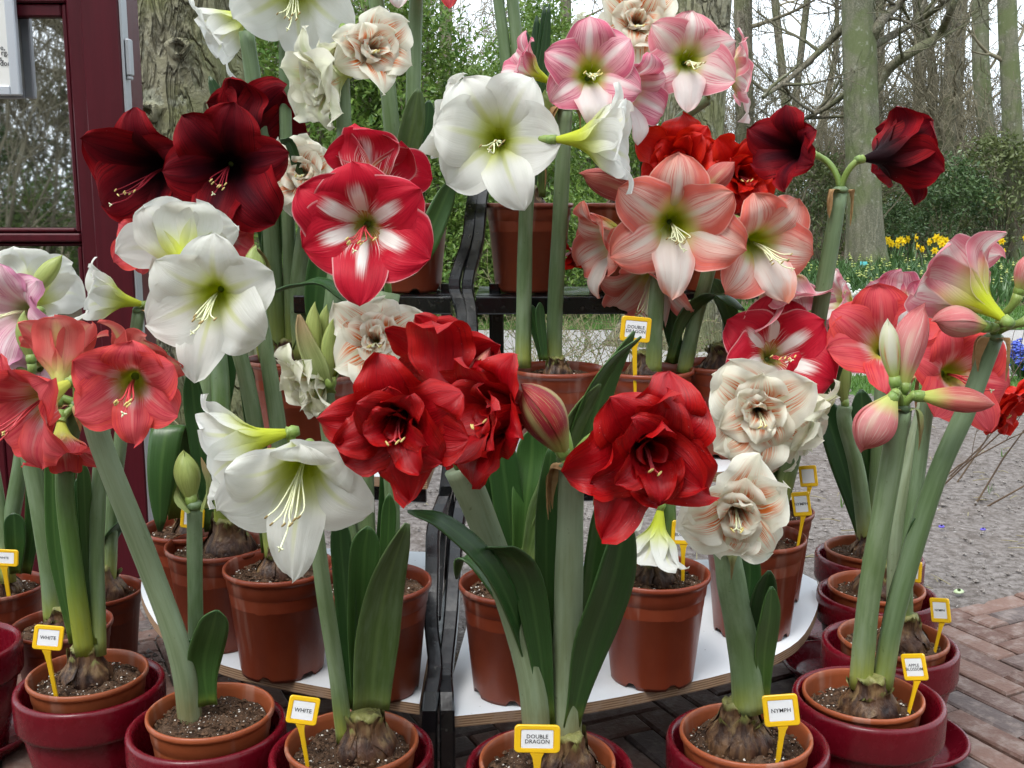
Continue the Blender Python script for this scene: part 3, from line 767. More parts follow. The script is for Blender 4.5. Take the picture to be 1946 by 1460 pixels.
for sidek in ('left', 'right'):
    L = sidek == 'left'
    root = thing('display_stand', G(820 if L else 870, 1350, 0), ('black steel display stand with stepped white curved shelves beside the kiosk' if L else 'black steel display stand with stepped white curved shelves above the DOUBLE DRAGON pot'), 'stand')
    if L:
        fr = arc_pts([(797, 1338), (720, 1326), (640, 1311), (520, 1288), (420, 1263), (345, 1225), (298, 1186), (272, 1140), (268, 1112), (275, 1085)], ZS)
        ins = (fr[0][0]-.004, 2.40); out = (fr[-1][0]+.12, 2.46)
    else:
        fr = arc_pts([(838, 1364), (960, 1352), (1100, 1338), (1250, 1310), (1400, 1275), (1480, 1242), (1525, 1210), (1550, 1165), (1557, 1130), (1552, 1104)], ZS)
        ins = (fr[0][0]+.05, 2.32); out = (fr[-1][0]-.06, 2.36)
    poly = fr+[out, ins]
    if L: poly = poly[::-1]
    board('shelf_board', poly, ZS, TH, root)
    # second tier and top tier boards
    xg = P(815 if L else 892, 930, 2.0).x
    if L: p2 = [(xg, 1.965), (-.42, 2.02), (-.60, 2.10), (-.70, 2.22), (-.70, 2.50), (xg+.01, 2.50)]
    else: p2 = [(xg, 1.965), (.30, 1.985), (.50, 2.06), (.58, 2.18), (.58, 2.45), (xg-.01, 2.45)]
    board('shelf_board', p2 if not L else p2[::-1], ZT, TH, root)
    yg = 2.215
    if L: p3 = [(P(858, 560, yg).x, yg), (-.45, yg+.03), (-.50, yg+.22), (P(858, 560, yg).x, yg+.24)]
    else: p3 = [(P(905, 560, yg).x, yg), (.30, yg+.01), (.52, yg+.06), (.55, yg+.24), (P(905, 560, yg).x, yg+.24)]
    board('shelf_board', p3 if not L else p3[::-1], ZU, .012, root, ('black', 'black'))
    # rails under the tiers
    xa, xb = (p3[0][0], p3[1][0])
    bar('rail', [V((xa, yg-.014, ZU-.019)), V((xb, yg-.014+(.03 if L else .01), ZU-.019))], .022, .036, root, side=V((0, 1, 0)))
    bar('rail', [V((xg+(-.004 if L else .004), 1.985, ZT-TH-.016)), V((-.42 if L else .30, 2.035 if L else 2.005, ZT-TH-.016))], .022, .028, root, side=V((0, 1, 0)))
    if L:
        up = [(817, 1460, 1.60), (818, 1345, 1.60), (828, 1275, 1.66), (820, 1190, 1.74), (822, 1080, 1.82), (824, 1010, 1.88), (843, 952, 1.935), (852, 900, 1.955), (876, 700, 2.08), (878, 600, 2.16), (866, 560, 2.19), (866, 528, 2.20), (888, 462, 2.235), (896, 400, 2.27), (906, 330, 2.31), (906, 250, 2.31)]
    else:
        up = [(851, 1460, 1.60), (850, 1345, 1.60), (846, 1290, 1.66), (856, 1190, 1.74), (864, 1080, 1.82), (868, 1015, 1.88), (876, 960, 1.93), (880, 905, 1.955), (897, 700, 2.08), (896, 600, 2.16), (889, 560, 2.19), (891, 528, 2.20), (908, 462, 2.235), (914, 400, 2.27), (922, 330, 2.31), (922, 250, 2.31)]
    pts = [P(x, y, Y) for x, y, Y in up]
    pts = catmull(pts, 48)
    pts[0].z = 0.0
    bar('upright', pts, .024, .030, root)
    rear = [V((pts[-1].x+(-.0 if L else .0), 2.36, 0)), V((pts[-1].x, 2.36, .8)), V((pts[-1].x, 2.345, 1.2))]
    bar('rear_leg', [V((xg+(.02 if L else .045), 2.30, 0)), V((xg+(.02 if L else .045), 2.30, .83))], .024, .024, root)
    bar('tie', [V((xg+(.02 if L else .045), 1.72, ZS-TH-.012)), V((xg+(.02 if L else .045), 2.30, ZS-TH-.012))], .018, .018, root)
    bar('tie', [V((xg+(.02 if L else .045), 1.90, .24)), V((xg+(.02 if L else .045), 2.30, .45))], .014, .014, root)
    xo = -.60 if L else .47
    for xx, yy, zz in ((xo, 1.98 if L else 1.96, ZS-TH-.0005), (xo, 2.34, ZU-.0125 if not L else ZT-TH-.0005)):
        bar('leg', [V((xx, yy, 0)), V((xx, yy, zz))], .022, .022, root)
    bar('brace', [V((xo, 1.99, ZS-TH-.014)), V((xo, 2.33, ZS-TH-.014))], .014, .02, root)
    if not L:
        bar('leg', [V((P(946, 700, 2.29).x, 2.29, 0)), V((P(946, 700, 2.29).x, 2.29, ZU-.0125))], .026, .026, root)
    else:
        bar('leg', [V((-.46, 2.42, 0)), V((-.46, 2.42, ZU-.0125))], .022, .022, root)
# ---------------------------------------------------------------- amaryllis builder
def bez(p0, p1, p2, p3, t):
    s = 1-t; return s*s*s*p0+3*s*s*t*p1+3*s*t*t*p2+t*t*t*p3
def dbez(p0, p1, p2, p3, t):
    s = 1-t; return 3*s*s*(p1-p0)+6*s*t*(p2-p1)+3*t*t*(p3-p2)
def prof_w(u, blunt=.75):
    if u < .62: return .13+.87*math.sin(u/.62*math.pi/2)**1.3
    t_ = (u-.62)/.38
    return max(.004, max(0.0, 1-t_**2.5)**blunt*(1-.12*t_))
NU, NV = 24, 13
def petal(parent, C, X, Y, Z, a, R, L, W, tipz, mat, rng, curl=.10, ruffle=.05, r0=.0058, cup=2.0, sag=0.0, name='petal', twist=0.0, blunt=.75, nu=NU, nv=NV, inward=0.0):
    er = X*math.sin(a)+Y*math.cos(a); et = X*math.cos(a)-Y*math.sin(a)
    ph = [rng.uniform(0, 6.283) for _ in range(8)]; f1 = rng.uniform(7, 12); f2 = rng.uniform(14, 22)
    tz = tipz*R
    rr = (r0, r0*1.5+.09*R, (.26+.10*(1-inward))*R, R); zz = (-L, -.45*L, .16*R+.4*tz, tz)
    mb = MB(); rows = []; uvs = []
    cupv = cup*rng.uniform(.3, 1.6); wob = rng.uniform(-.10, .10)*R; tipc = curl*rng.uniform(.2, 1.8)
    for i in range(nu):
        u = i/(nu-1); u = u**.92
        r = bez(*rr, u); z = bez(*zz, u); dr = dbez(*rr, u); dz = dbez(*zz, u)
        ln = math.hypot(dr, dz) or 1; nr, nz = -dz/ln, dr/ln
        w = W*prof_w(u, blunt)*(1+.035*math.sin(f2*u+ph[0]))
        tc = max(0, (u-.72)/.28)**2
        r -= tc*tipc*R*.25; z -= tc*tipc*R
        s = sst(u, .12, .50)
        k = (1-s)/max(r, .0045)+s*cupv/(R/.1)
        row = []; uv = []
        for j in range(nv):
            v = -1+2*j/(nv-1); av = abs(v)
            phi = max(-2.4, min(2.4, w*v*k))
            if abs(k) < .05: lat = w*v; h = 0.0
            else:
                lat = math.sin(phi)/k; h = (1-math.cos(phi))/k
            sg = 1 if v > 0 else 0
            e = u*u*av**1.8
            h += ruffle*R*e*(1.15*math.sin(f1*u+ph[1+sg])+.55*math.sin(f2*u+ph[3+sg])+.22*math.sin(33*u+ph[7]+2*sg)*av)
            h += .010*R*s*(math.exp(-(v/.13)**2)*-1.3+.5*math.cos(v*7+ph[5]))*(1-tc)
            h += .035*R*u*math.sin(4.2*u+2.2*v+ph[6])+.012*R*u*math.sin(11*v+ph[4])
            lat += wob*u*u+twist*u*h
            p = C+er*(r+nr*h)+et*lat+Z*(z+nz*h)
            p.z -= sag*R*u*u
            row.append(p); uv.append((u, .5+.5*v))
        rows.append(row); uvs.append(uv)
    mb.grid(rows, uvs)
    return mb.build(name, mat, parent)

def frame(n, roll=0.0):
    Z = n.normalized(); up = V((0, 0, 1))
    if abs(Z.dot(up)) > .97: up = V((0, 1, 0))
    X = up.cross(Z)*-1
    X = Z.cross(up)*1.0
    X.normalize(); X = -X          # right-hand side as seen from the front
    Y = Z.cross(X).normalized()
    if Y.z < 0: Y = -Y
    c, s = math.cos(roll), math.sin(roll)
    return X*c+Y*s, Y*c-X*s, Z
# kind -> petal material, filament material, double?, width
KIND = dict(W=('W', 'fil', 0, .50), P=('P', 'fil', 0, .50), K=('K', 'fil', 0, .52), S=('S', 'fil', 0, .48), L=('L', 'fil', 0, .48), C=('C', 'filr', 0, .54), CB=('CB', 'filr', 0, .52),
            R=('R', 'filr', 0, .58), B=('B', 'fild', 0, .54), D=('D', 'filr', 1, .46), DR=('DR', 'filr', 1, .46), N=('N', 'fil', 2, .52), NG=('NG', 'fil', 2, .52))
class Plant:
    def __init__(s, key, label, seed=0, bulb=.9, bdx=0, bdy=0, group='potted amaryllis of the display'):
        s.base, s.Y, d = POTS[key]; s.rng = random.Random(hash_str(key)+seed); s.key = key
        s.o = thing('amaryllis', s.base, label, 'plant', group); s.heads = []
        s.bp = s.base+V((bdx, bdy, 0))
        if bulb: s.bulb(bulb)
    def pt(s, q):
        return P(q[0], q[1], s.Y+(q[2] if len(q) > 2 else 0))
    def bulb(s, k):
        rng = s.rng; mb = MB(); ph = [rng.uniform(0, 6) for _ in range(6)]
        pr = [(.030, -.018), (.040, -.004), (.046, .010), (.047, .022), (.043, .036), (.034, .050), (.0275, .060), (.0265, .068), (.024, .078), (.0255, .080), (.021, .086)]
        def fn(i, a, r, z):
            return k*(r*(1+.05*math.sin(3*a+ph[0])+.035*math.sin(7*a+ph[1]+i*.4)+.02*math.sin(17*a+ph[2]))), k*(z+(.004*math.sin(5*a+ph[3]+i) if i > 5 else 0))
        s.bp = s.bp-V((0, 0, .020*k)); mb.lathe(pr, 40, s.bp, fn=fn, capt=True)
        b = mb.build('bulb', M['bulb'], s.o)
        for q in range(8):          # loose papery scales
            a = rng.uniform(0, 6.283); d = V((math.cos(a), math.sin(a), 0)); e = V((-d.y, d.x, 0)); mbs = MB(); rows = []; uv = []
            zt = k*rng.uniform(.058, .092); zb = k*rng.uniform(.006, .03)
            for i in range(6):
                f = i/5; z = lerp(zb, zt, f); rr = k*(.049 if z < .03*k else lerp(.049, .028, sst(z, .03*k, .062*k)))+.002+.012*k*f**4*rng.random()
                w = k*.020*math.sin(math.pi*(.15+.8*f))*(1+.2*math.sin(9*f+q))
                rows.append([s.bp+d*(rr-.35*abs(v)*w)+e*(v*w)+V((0, 0, z+.003*math.sin(8*v+q))) for v in (-1, -.5, 0, .5, 1)]); uv.append([(f, .5)]*5)
            mbs.grid(rows, uv); mbs.build('bulb_scale', M['bulb'], b)
    def stem(s, path, w=38, mat='stem', w1=None, n=22, dip=True):
        pts = [s.pt(q) for q in path]
        if dip: pts[0].z -= .02
        c = catmull(pts, n)
        r0 = w*.5*mpp(path[0][0], path[0][1], pts[0].y); r1 = (w1 or w*.86)*.5*mpp(path[-1][0], path[-1][1], pts[-1].y)
        rng = s.rng; a = rng.uniform(0, 6)
        rad = [lerp(r0, r1, i/(n-1))*(1+.02*math.sin(i*.9+a)) for i in range(n)]
        mb = MB(); mb.tube(c, rad, 16, flat=.82)
        o = mb.build('stem', M[mat], s.o)
        s.heads.append(c[-1]); s.last_r = r1
        return o
    def leaf(s, path, w, mat='leaf', yaw=0.0, n=20, fold=.25, tip=.35, w0=.55, wave=.0, name='leaf'):
        pts = [s.pt(q) for q in path]; c = catmull(pts, n); hw = w*.5*mpp(path[0][0], path[0][1], pts[0].y)
        rng = s.rng; mb = MB(); rows = []; uvs = []; nv = 9
        ph = rng.uniform(0, 6)
        for i in range(n):
            f = i/(n-1); t_ = (c[min(i+1, n-1)]-c[max(i-1, 0)]).normalized()
            side = V((math.cos(yaw+wave*f), math.sin(yaw+wave*f), 0)); side = (side-t_*side.dot(t_))
            if side.length < 1e-3: side = t_.orthogonal()
            side.normalize(); nn = side.cross(t_).normalized()
            ww = hw*(w0+(1-w0)*sst(f, 0, .45))
            if f > 1-tip: ww *= max(.03, 1-((f-1+tip)/tip)**2.2)**.62
            row = []; uv = []
            for j in range(nv):
                v = -1+2*j/(nv-1)
                h = fold*ww*(v*v)*(1-.6*f)+.04*ww*math.sin(6*f+3*v+ph)
                row.append(c[i]+side*(v*ww*(1-.12*fold*abs(v)))+nn*h); uv.append((f, .5+.5*v))
            rows.append(row); uvs.append(uv)
        b0 = mb.grid(rows, uvs)
        o = mb.build(name, M[mat], s.o)
        md = o.modifiers.new('thickness', 'SOLIDIFY'); md.thickness = .0022; md.offset = 0
        return o
    def pedicel(s, head, base, n, mb, r=.0062):
        h = s.heads[head]; d = (base-h).length; k_ = min(1.0, d/.09)
        c = [V([bez(h[k], h[k]+(V((0, 0, 1))*d*.45*k_+(base-h)*.15)[k], base[k]-n[k]*d*.42*k_, base[k], i/11) for k in range(3)]) for i in range(12)]
        rad = [lerp(r, r*1.05, i/11) if i < 9 else lerp(r*1.1, r*1.45, (i-8)/3) for i in range(12)]
        mb.tube(c, rad, 10)
    def flower(s, kind, px, py, dY, n, R, L=None, head=-1, tipz=.12, roll=0.0, spread=1.0, ruffle=.05, sag=.03, curl=.12, cup=2.0, stam=True, seed=0, wide=1.0, ped=True, only=None, shape=None):
        rng = random.Random(int(px*7+py*13)+seed); mt, fm, dbl, wf = KIND[kind]; wf *= wide
        Yd = s.Y+dY; C = P(px, py, Yd); m = mpp(px, py, Yd); R = R*m; L = (L*m if L else R*.80)
        nn = V((n[0], -n[2], n[1])).normalized(); X, Y, Z = frame(nn, roll)
        base = C-Z*L
        mb = MB()
        if ped: s.pedicel(head, base, Z, mb)
        mb.tube([base-Z*.018, base-Z*.009, base+Z*.001], [.0064, .0092, .0052], 12)
        fo = mb.build('flower', M['ped'], s.o)
        if dbl:
            rings = [(3, 1.04, tipz-.14, 1.02, 0, .05), (3, 1.0, tipz-.10, .96, math.pi/3, .07), (3, .74, tipz+.02, .84, .5, .10), (3, .50, tipz+.16, .56, 1.4, .18), (3, .34, tipz+.28, .36, .3, .26), (2, .22, tipz+.36, .26, .9, .3)]
            if dbl == 1: rings = [(3, 1.0, tipz-.10, .98, 0, .08), (3, .98, tipz+.0, .92, math.pi/3, .10), (3, .82, tipz+.25, .86, .4, .12), (3, .66, tipz+.50, .74, 1.3, .14), (3, .46, tipz+.65, .56, .2, .16), (2, .26, tipz+.6, .42, .9, .2)]
            for ri, (cnt, rf, tz, wk, off, ruf) in enumerate(rings):
                for k in range(cnt):
                    a = off+k*2*math.pi/cnt+rng.uniform(-.2, .2)*(1+.7*ri)
                    petal(fo, C, X, Y, Z, a, R*rf*rng.uniform(.82, 1.10)*(1 if ri < 2 else rng.uniform(.8, 1.15)), L, R*wf*wk*rng.uniform(.8, 1.1), tz+rng.uniform(-.14, .16), M[mt], rng, curl*rng.uniform(.2, 1.5), ruffle+ruf*.9, .0058-.0004*ri, cup*(1+(1.0 if dbl == 1 else .35)*ri), sag, twist=rng.uniform(-.5, .5), blunt=.62, inward=.25*ri)
        else:
            order = [0, 1.98, -1.98, math.pi, .97, -.97]
            for k, a in enumerate(order):
                if only and k not in only: continue
                inner = k >= 3
                rf = 1.0; wk = 1.0; tz = tipz
                if inner: wk = .93; tz += .05; rf = .97
                if k == 3: wk = .66; rf = 1.02; tz += .06
                if shape and k in shape: rf *= shape[k][0]; tz += shape[k][1]
                mk = {'S': 'Sw', 'P': 'Pw', 'K': 'Pw'}.get(mt, mt) if k == 3 else mt
                petal(fo, C, X, Y, Z, a+rng.uniform(-.13, .13), R*rf*spread*rng.uniform(.90, 1.08), L, R*wf*wk*rng.uniform(.90, 1.08), tz+rng.uniform(-.13, .13)+(-.06 if k in (0, 4, 5) else .03), M[mk], rng, curl, ruffle, .0058-(.0006 if inner else 0), cup, sag, blunt=.56 if not inner else .60)
        if stam:
            mb = MB(); tips = []
            nst = 6 if not dbl else 3
            for k in range(nst):
                a = math.pi+(k-(nst-1)/2)*.32; d = X*math.sin(a)+Y*math.cos(a)
                ln = R*rng.uniform(.55, .72) if not dbl else R*rng.uniform(.18, .30)
                q = [base+Z*L*.35+d*.002, base+Z*L*.8+d*R*.05, C+Z*ln*.55+d*R*.16+X*rng.uniform(-.05, .05)*R, C+Z*ln*.9+d*R*.20+X*rng.uniform(-.09, .09)*R+Y*.02*R]
                c = catmull(q, 10); mb.tube(c, [.0011]*9+[.0007], 5, 0)
                e = (c[-1]-c[-2]).normalized(); sd_ = e.orthogonal().normalized()
                mb.tube([c[-1]-sd_*.004, c[-1]-sd_*.002, c[-1]+sd_*.002, c[-1]+sd_*.004], [.0007, .0014, .0014, .0007], 6, 1)
            if not dbl:
                d = -Y; q = [base+Z*L*.35, C+d*R*.04, C+Z*R*.5+d*R*.24, C+Z*R*.92+d*R*.24]
                c = catmull(q, 12); mb.tube(c, .0013, 6, 0)
                for k in range(3):
                    e = X*math.cos(k*2.1)+Y*math.sin(k*2.1); mb.tube([c[-1], c[-1]+Z*.002+e*.0025, c[-1]+Z*.002+e*.0045], [.0013, .0012, .0006], 5, 2)
            mb.build('stamens', [M[fm], M['anther'] if kind not in ('P', 'S', 'W') else M['anther_d'], M['fil']], fo)
        return fo
    def bud(s, px0, py0, px1, py1, dY, w, mat, head=-1, dY1=None, ped=True, open_=0.0, bend=.06, ks=(0, 1, 2), pname='petal', turn=None):
        """closed bud from base pixel to tip pixel"""
        rng = random.Random(int(px0*3+py1*5)); Y0 = s.Y+dY; a = P(px0, py0, Y0); b = P(px1, py1, Y0+(dY1 or 0)); ax = (b-a); Ln = ax.length; ax.normalize()
        X, Y, Z = frame(ax, rng.uniform(0, 2) if turn is None else turn); hw = w*.5*mpp(px0, py0, Y0)
        mb = MB()
        if ped: s.pedicel(head, a, Z, mb, .0058)
        mb.tube([a-Z*.003, a+Z*.006, a+Z*.016], [.0075, .0095, .0085], 12)
        fo = mb.build('bud', M['ped'], s.o)
        for k in ks:
            mbp = MB(); rows = []; uvs = []
            for i in range(16):
                u = i/15; rr = hw*(.22+.78*math.sin(min(1, u/.58)*math.pi/2)**1.3 if u < .58 else max(0.0, 1-((u-.58)/.42)**1.9)**.72)
                rr = max(rr, .0006); row = []; uv = []
                for j in range(11):
                    v = j/10; th = k*2.094+v*2.75; r2 = rr*(1.035-.085*v)*(1+.07*math.cos(th*3))+open_*hw*u*u*(1-v)*.5
                    row.append(a+Z*(u*Ln+.006*math.sin(th)*u)+(X*math.cos(th)+Y*math.sin(th))*r2+Y*(bend*Ln*math.sin(u*math.pi))); uv.append((u, v))
                rows.append(row); uvs.append(uv)
            mbp.grid(rows, uvs); mbp.build(pname, M[mat], fo)
        return fo
    def spathe(s, head=-1, n=2, ln=.05, mat='spathe', up=False, dirs=None, w=.010):
        h = s.heads[head]; rng = s.rng
        for k in range(n):
            a = dirs[k] if dirs else rng.uniform(0, 6.283); d = V((math.cos(a), math.sin(a)*.6-.25, 0)).normalized(); e = V((-d.y, d.x, 0)); mb = MB(); rows = []; uv = []
            l2 = ln*rng.uniform(.7, 1.25); ph = rng.uniform(0, 6)
            for i in range(10):
                f = i/9
                if up: c = h+d*(.012+.012*math.sin(f*3))+V((0, 0, l2*f-.006))
                else: c = h+d*(.012+.020*math.sin(f*2.0))+V((0, 0, .008*math.sin(f*3.1)-l2*f*f))
                ww = w*(.8+.4*math.sin(f*5+ph))*max(0.0, 1-f**2.5)+.0006
                rows.append([c+e*(v*ww)+d*(.4*ww*math.cos(3.1*v+4*f+ph)) for v in (-1, -.6, -.2, .2, .6, 1)]); uv.append([(f, .5+.5*v) for v in (-1, -.6, -.2, .2, .6, 1)])
            mb.grid(rows, uv); mb.build('spathe', M[mat], s.o)
        mb = MB(); mb.lathe([(.006, -.006), (s.last_r*.95, -.004), (s.last_r*1.02, .002), (.010, .007), (.002, .008)], 14, h); mb.build('stem_cap', M['stem'], s.o)
def hash_str(k): return sum((i+1)*ord(c) for i, c in enumerate(k))*31
# ---------------------------------------------------------------- the plants, one by one (pixel, pixel, depth offset)
# front row
p = Plant('A', 'coral amaryllis with a yellow-based stem and one grey-green stem, tagged WHITE', bdx=-.005, bdy=.01)
p.stem([(160, 1222, 0), (140, 1080, -.005), (122, 900, -.01), (148, 770, -.02)], 38, 'stemy')
p.stem([(186, 1222, .01), (184, 1040, .02), (192, 860, .04), (205, 770, .05)], 30, 'stem')
p.flower('C', 48, 775, -.14, (-.45, -.30, .8), 128, 105, 0, tipz=.22, ruffle=.10, sag=.08, wide=1.05)
p.flower('CB', 118, 665, .02, (-.10, .85, -.55), 88, 95, 0, tipz=.5, stam=False)
p.flower('CB', 268, 690, .06, (.35, .55, -.30), 110, 90, 1, tipz=.4, stam=False)
p.flower('C', 120, 860, -.06, (.15, -.9, .35), 85, 60, 0, tipz=.2, stam=False)
p.spathe(0, 3, .05)
p.leaf([(170, 1222, .03), (165, 1100, .04), (160, 980, .03), (150, 905, .03)], 42, 'leafd')
p.leaf([(178, 1225, .0), (166, 1060, .02), (160, 930, .02), (158, 880, .02)], 26, 'leaf', .4)
p.leaf([(140, 1222, .02), (106, 1050, .04), (100, 900, .06), (104, 870, .06)], 30, 'leaf', .3)
p = Plant('B', 'coral amaryllis on a thick stem leaning left over the shelf end', bulb=0)
p.stem([(362, 1362, .0), (345, 1250, .0), (285, 1080, .0), (205, 880, -.03), (176, 790, -.05)], 48, 'stemg', 44)
p.flower('C', 246, 735, -.17, (.22, -.06, 1), 112, 95, 0, tipz=.2, ruffle=.12, sag=.06, curl=.2, wide=1.0)
p.leaf([(395, 1340, .0), (388, 1260, .0), (405, 1190, -.02), (412, 1160, -.03)], 66, 'leaf', .15, tip=.6)
p.leaf([(392, 1340, .02), (380, 1290, .01), (368, 1240, .01), (362, 1215, .0)], 34, 'leafd', .5)
p.stem([(372, 1325, .05), (372, 1200, .05), (370, 1050, .04), (370, 962, .03)], 29, 'stem', 30)
p.bud(365, 960, 350, 862, .03, 48, 'budg', ped=False)
p.spathe(-1, 2, .07, 'spatheg', up=True, dirs=(3.0, .2), w=.016)
p = Plant('C', 'white amaryllis with broad upright leaves and two open trumpets, tagged WHITE', bdx=.02)
p.stem([(655, 1385, 0), (640, 1280, -.01), (615, 1120, -.03), (592, 960, -.03), (560, 880, -.02)], 33, 'stem')
p.flower('W', 562, 915, -.14, (-.02, -.30, .95), 172, 120, 0, tipz=.10, roll=.0, ruffle=.05, sag=.10, wide=1.02, shape={0: (.62, .25), 3: (1.05, .0), 4: (.8, .1), 5: (.85, .1)}, cup=1.0)
p.flower('W', 418, 845, -.06, (-.92, -.10, .36), 118, 125, 0, tipz=.28, ruffle=.06, stam=False, sag=.08)
p.leaf([(705, 1345, -.01), (715, 1230, -.02), (735, 1110, -.03), (774, 995, -.05)], 88, 'leafl', .15, tip=.88, w0=.8)
p.leaf([(690, 1345, .03), (688, 1200, .03), (692, 1060, .03), (700, 1000, .03)], 58, 'leaf', .25, w0=.8)
p.leaf([(668, 1345, .02), (662, 1200, .03), (650, 1050, .03), (646, 980, .03)], 44, 'leafd', -.2, w0=.8)
p.leaf([(722, 1345, .06), (728, 1180, .07), (738, 1000, .08), (740, 938, .08)], 30, 'leaf', .2)
p = Plant('D', 'dark red double amaryllis on two thick grey-green stems, tagged DOUBLE DRAGON', bdx=.03, bulb=.85)
p.stem([(1022, 1392, 0), (1010, 1290, 0), (960, 1110, .0), (905, 960, -.02), (872, 890, -.03)], 54, 'stemg', 60)
p.stem([(1075, 1400, .01), (1078, 1250, .01), (1082, 1060, .0), (1086, 888, .0)], 62, 'stemg', 48)
p.flower('D', 750, 805, -.14, (-.12, -.12, 1), 148, 95, 0, tipz=.02, ruffle=.05, sag=.06, roll=.3)
p.flower('D', 852, 692, .02, (.05, .50, -.6), 140, 110, 0, tipz=.16, ruffle=.04, stam=False)
p.flower('D', 928, 785, -.06, (-.72, .12, .55), 138, 140, 1, tipz=.18, ruffle=.05, sag=.04, roll=.5)
p.flower('D', 1238, 856, -.12, (.12, -.08, 1), 170, 110, 1, tipz=.02, ruffle=.06, sag=.06, roll=-.2)
p.bud(1075, 868, 992, 738, -.08, 84, 'BD', 1, open_=.25)
p.bud(880, 790, 930, 668, .0, 44, 'CB', 0)
p.spathe(1, 6, .06, w=.015)
p.leaf([(1040, 1380, -.005), (1025, 1230, -.01), (1000, 1100, -.02), (960, 1048, -.05), (925, 1040, -.08)], 60, 'leafd', .2, tip=.5)
p.leaf([(1045, 1380, .03), (1040, 1200, .03), (1038, 1000, .04), (1048, 840, .05)], 44, 'leaf', .2)
p.leaf([(1085, 1380, .0), (1120, 1230, -.01), (1165, 1100, -.03), (1190, 980, -.04)], 88, 'leafd', .35, tip=.5, w0=.4)
p.leaf([(1090, 1385, .02), (1110, 1200, .03), (1135, 1020, .03), (1150, 940, .03)], 40, 'leaf', .3)
p.leaf([(1030, 1375, .02), (1000, 1240, .0), (940, 1090, -.06), (850, 1000, -.10), (775, 972, -.12)], 48, 'leafd', 1.0, tip=.5)
p.leaf([(1025, 1380, .05), (985, 1200, .05), (920, 1090, .05), (880, 1060, .06), (868, 1100, .07)], 40, 'leaf', .9, tip=.5)
p = Plant('E', 'cream double amaryllis with orange streaks on a thick green stem, tagged NYMPH', bulb=1.0, bdx=-.01)
p.stem([(1425, 1325, -.01), (1412, 1230, -.01), (1392, 1120, -.02), (1380, 1040, -.02)], 62, 'stem', 52)
p.flower('N', 1402, 978, -.10, (-.12, -.10, 1), 120, 90, 0, tipz=.04, ruffle=.06, sag=.03, roll=-.1)
p.leaf([(1440, 1320, .0), (1442, 1230, .0), (1450, 1140, -.02), (1462, 1085, -.04)], 56, 'leafd', .1, tip=.5)
p.leaf([(1450, 1330, -.01), (1452, 1240, -.02), (1462, 1170, -.04), (1466, 1115, -.05)], 48, 'leaf', .3, tip=.55)
p.leaf([(1420, 1320, .03), (1415, 1200, .04), (1425, 1100, .05), (1420, 1030, .05)], 44, 'leafd', .1)
p.spathe(0, 1, .03, 'spatheg')
p = Plant('F', 'pink budded amaryllis with two tall stems leaning right out of a sunken pot', bulb=.95, bdx=.005, bdy=-.015)
p.stem([(1636, 1285, -.01), (1652, 1130, -.01), (1682, 950, -.02), (1712, 778, -.03)], 44, 'stem', 42)
p.stem([(1676, 1290, .0), (1705, 1150, .0), (1775, 920, .01), (1840, 770, .02), (1888, 642, .03)], 40, 'stem', 36)
p.bud(1716, 745, 1758, 582, -.02, 62, 'PB', 0, ped=True)
p.bud(1702, 735, 1688, 612, -.03, 38, 'NG', 0, ped=True)
p.bud(1700, 750, 1640, 855, -.06, 78, 'PB', 0, ped=True)
p.bud(1738, 752, 1884, 768, -.04, 48, 'SB', 0, ped=True)
p.spathe(0, 4, .06, 'spatheg'); p.spathe(0, 2, .05)
p.flower('P', 1812, 535, .02, (-.42, .42, -.55), 132, 120, 1, tipz=.15, ruffle=.05, stam=False, roll=.2)
p.bud(1880, 622, 1776, 612, -.02, 60, 'PB', 1)
p.bud(1935, 560, 1962, 480, .0, 50, 'PB', 1)
p.bud(1950, 610, 2040, 560, .0, 50, 'PB', 1)
p.spathe(1, 3, .07)
p.leaf([(1660, 1290, .03), (1690, 1150, .03), (1720, 1050, .02), (1738, 985, .0)], 26, 'leafd', .5)
p = Plant('G', 'coral amaryllis with a low scarlet flower, grown from a bare dark bulb', bulb=.9, bdx=.02)
p.stem([(1722, 1180, 0), (1722, 1080, 0), (1745, 900, .03), (1768, 720, .05)], 30, 'stem')
p.stem([(1702, 1180, .02), (1708, 1000, .04), (1735, 860, .08), (1762, 760, .12)], 36, 'stemg')
p.flower('C', 1825, 712, .0, (.05, .12, .95), 112, 80, 0, tipz=.3, ruffle=.08, wide=.95, roll=.3)
p.flower('DR', 1912, 770, .12, (.5, -.45, .6), 80, 70, 1, tipz=.1)
p.spathe(0, 2, .05)
p = Plant('H', 'coral pink amaryllis partly hidden behind the buds of the leaning stems', bulb=1.0)
p.stem([(1680, 1090, 0), (1690, 950, 0), (1715, 800, .0), (1700, 700, .0)], 36, 'stem')
p.flower('C', 1680, 650, -.02, (-.2, .35, .75), 118, 80, 0, tipz=.4, ruffle=.07, stam=False)
p.flower('K', 1702, 572, .1, (.0, .45, -.6), 85, 80, 0, tipz=.15, stam=False)
p = Plant('I', 'amaryllis with one closed green bud and a pale pink trumpet behind', bulb=.8)
p.stem([(1648, 1020, 0), (1630, 900, 0), (1605, 800, 0), (1606, 772, 0)], 32, 'stem')
p.bud(1606, 772, 1602, 660, 0, 38, 'budg', ped=False)
p.stem([(1660, 1020, .03), (1668, 850, .05), (1675, 700, .08), (1655, 600, .1)], 28, 'stem')
p.flower('P', 1588, 570, .1, (-.85, .22, .3), 58, 58, 1, tipz=.35, stam=False)
p.flower('P', 1595, 660, .12, (-.5, .1, .8), 70, 60, 1, tipz=.3, stam=False)
p.leaf([(1640, 1020, .04), (1605, 900, .05), (1575, 800, .05), (1565, 760, .05)], 52, 'leafd', .2)
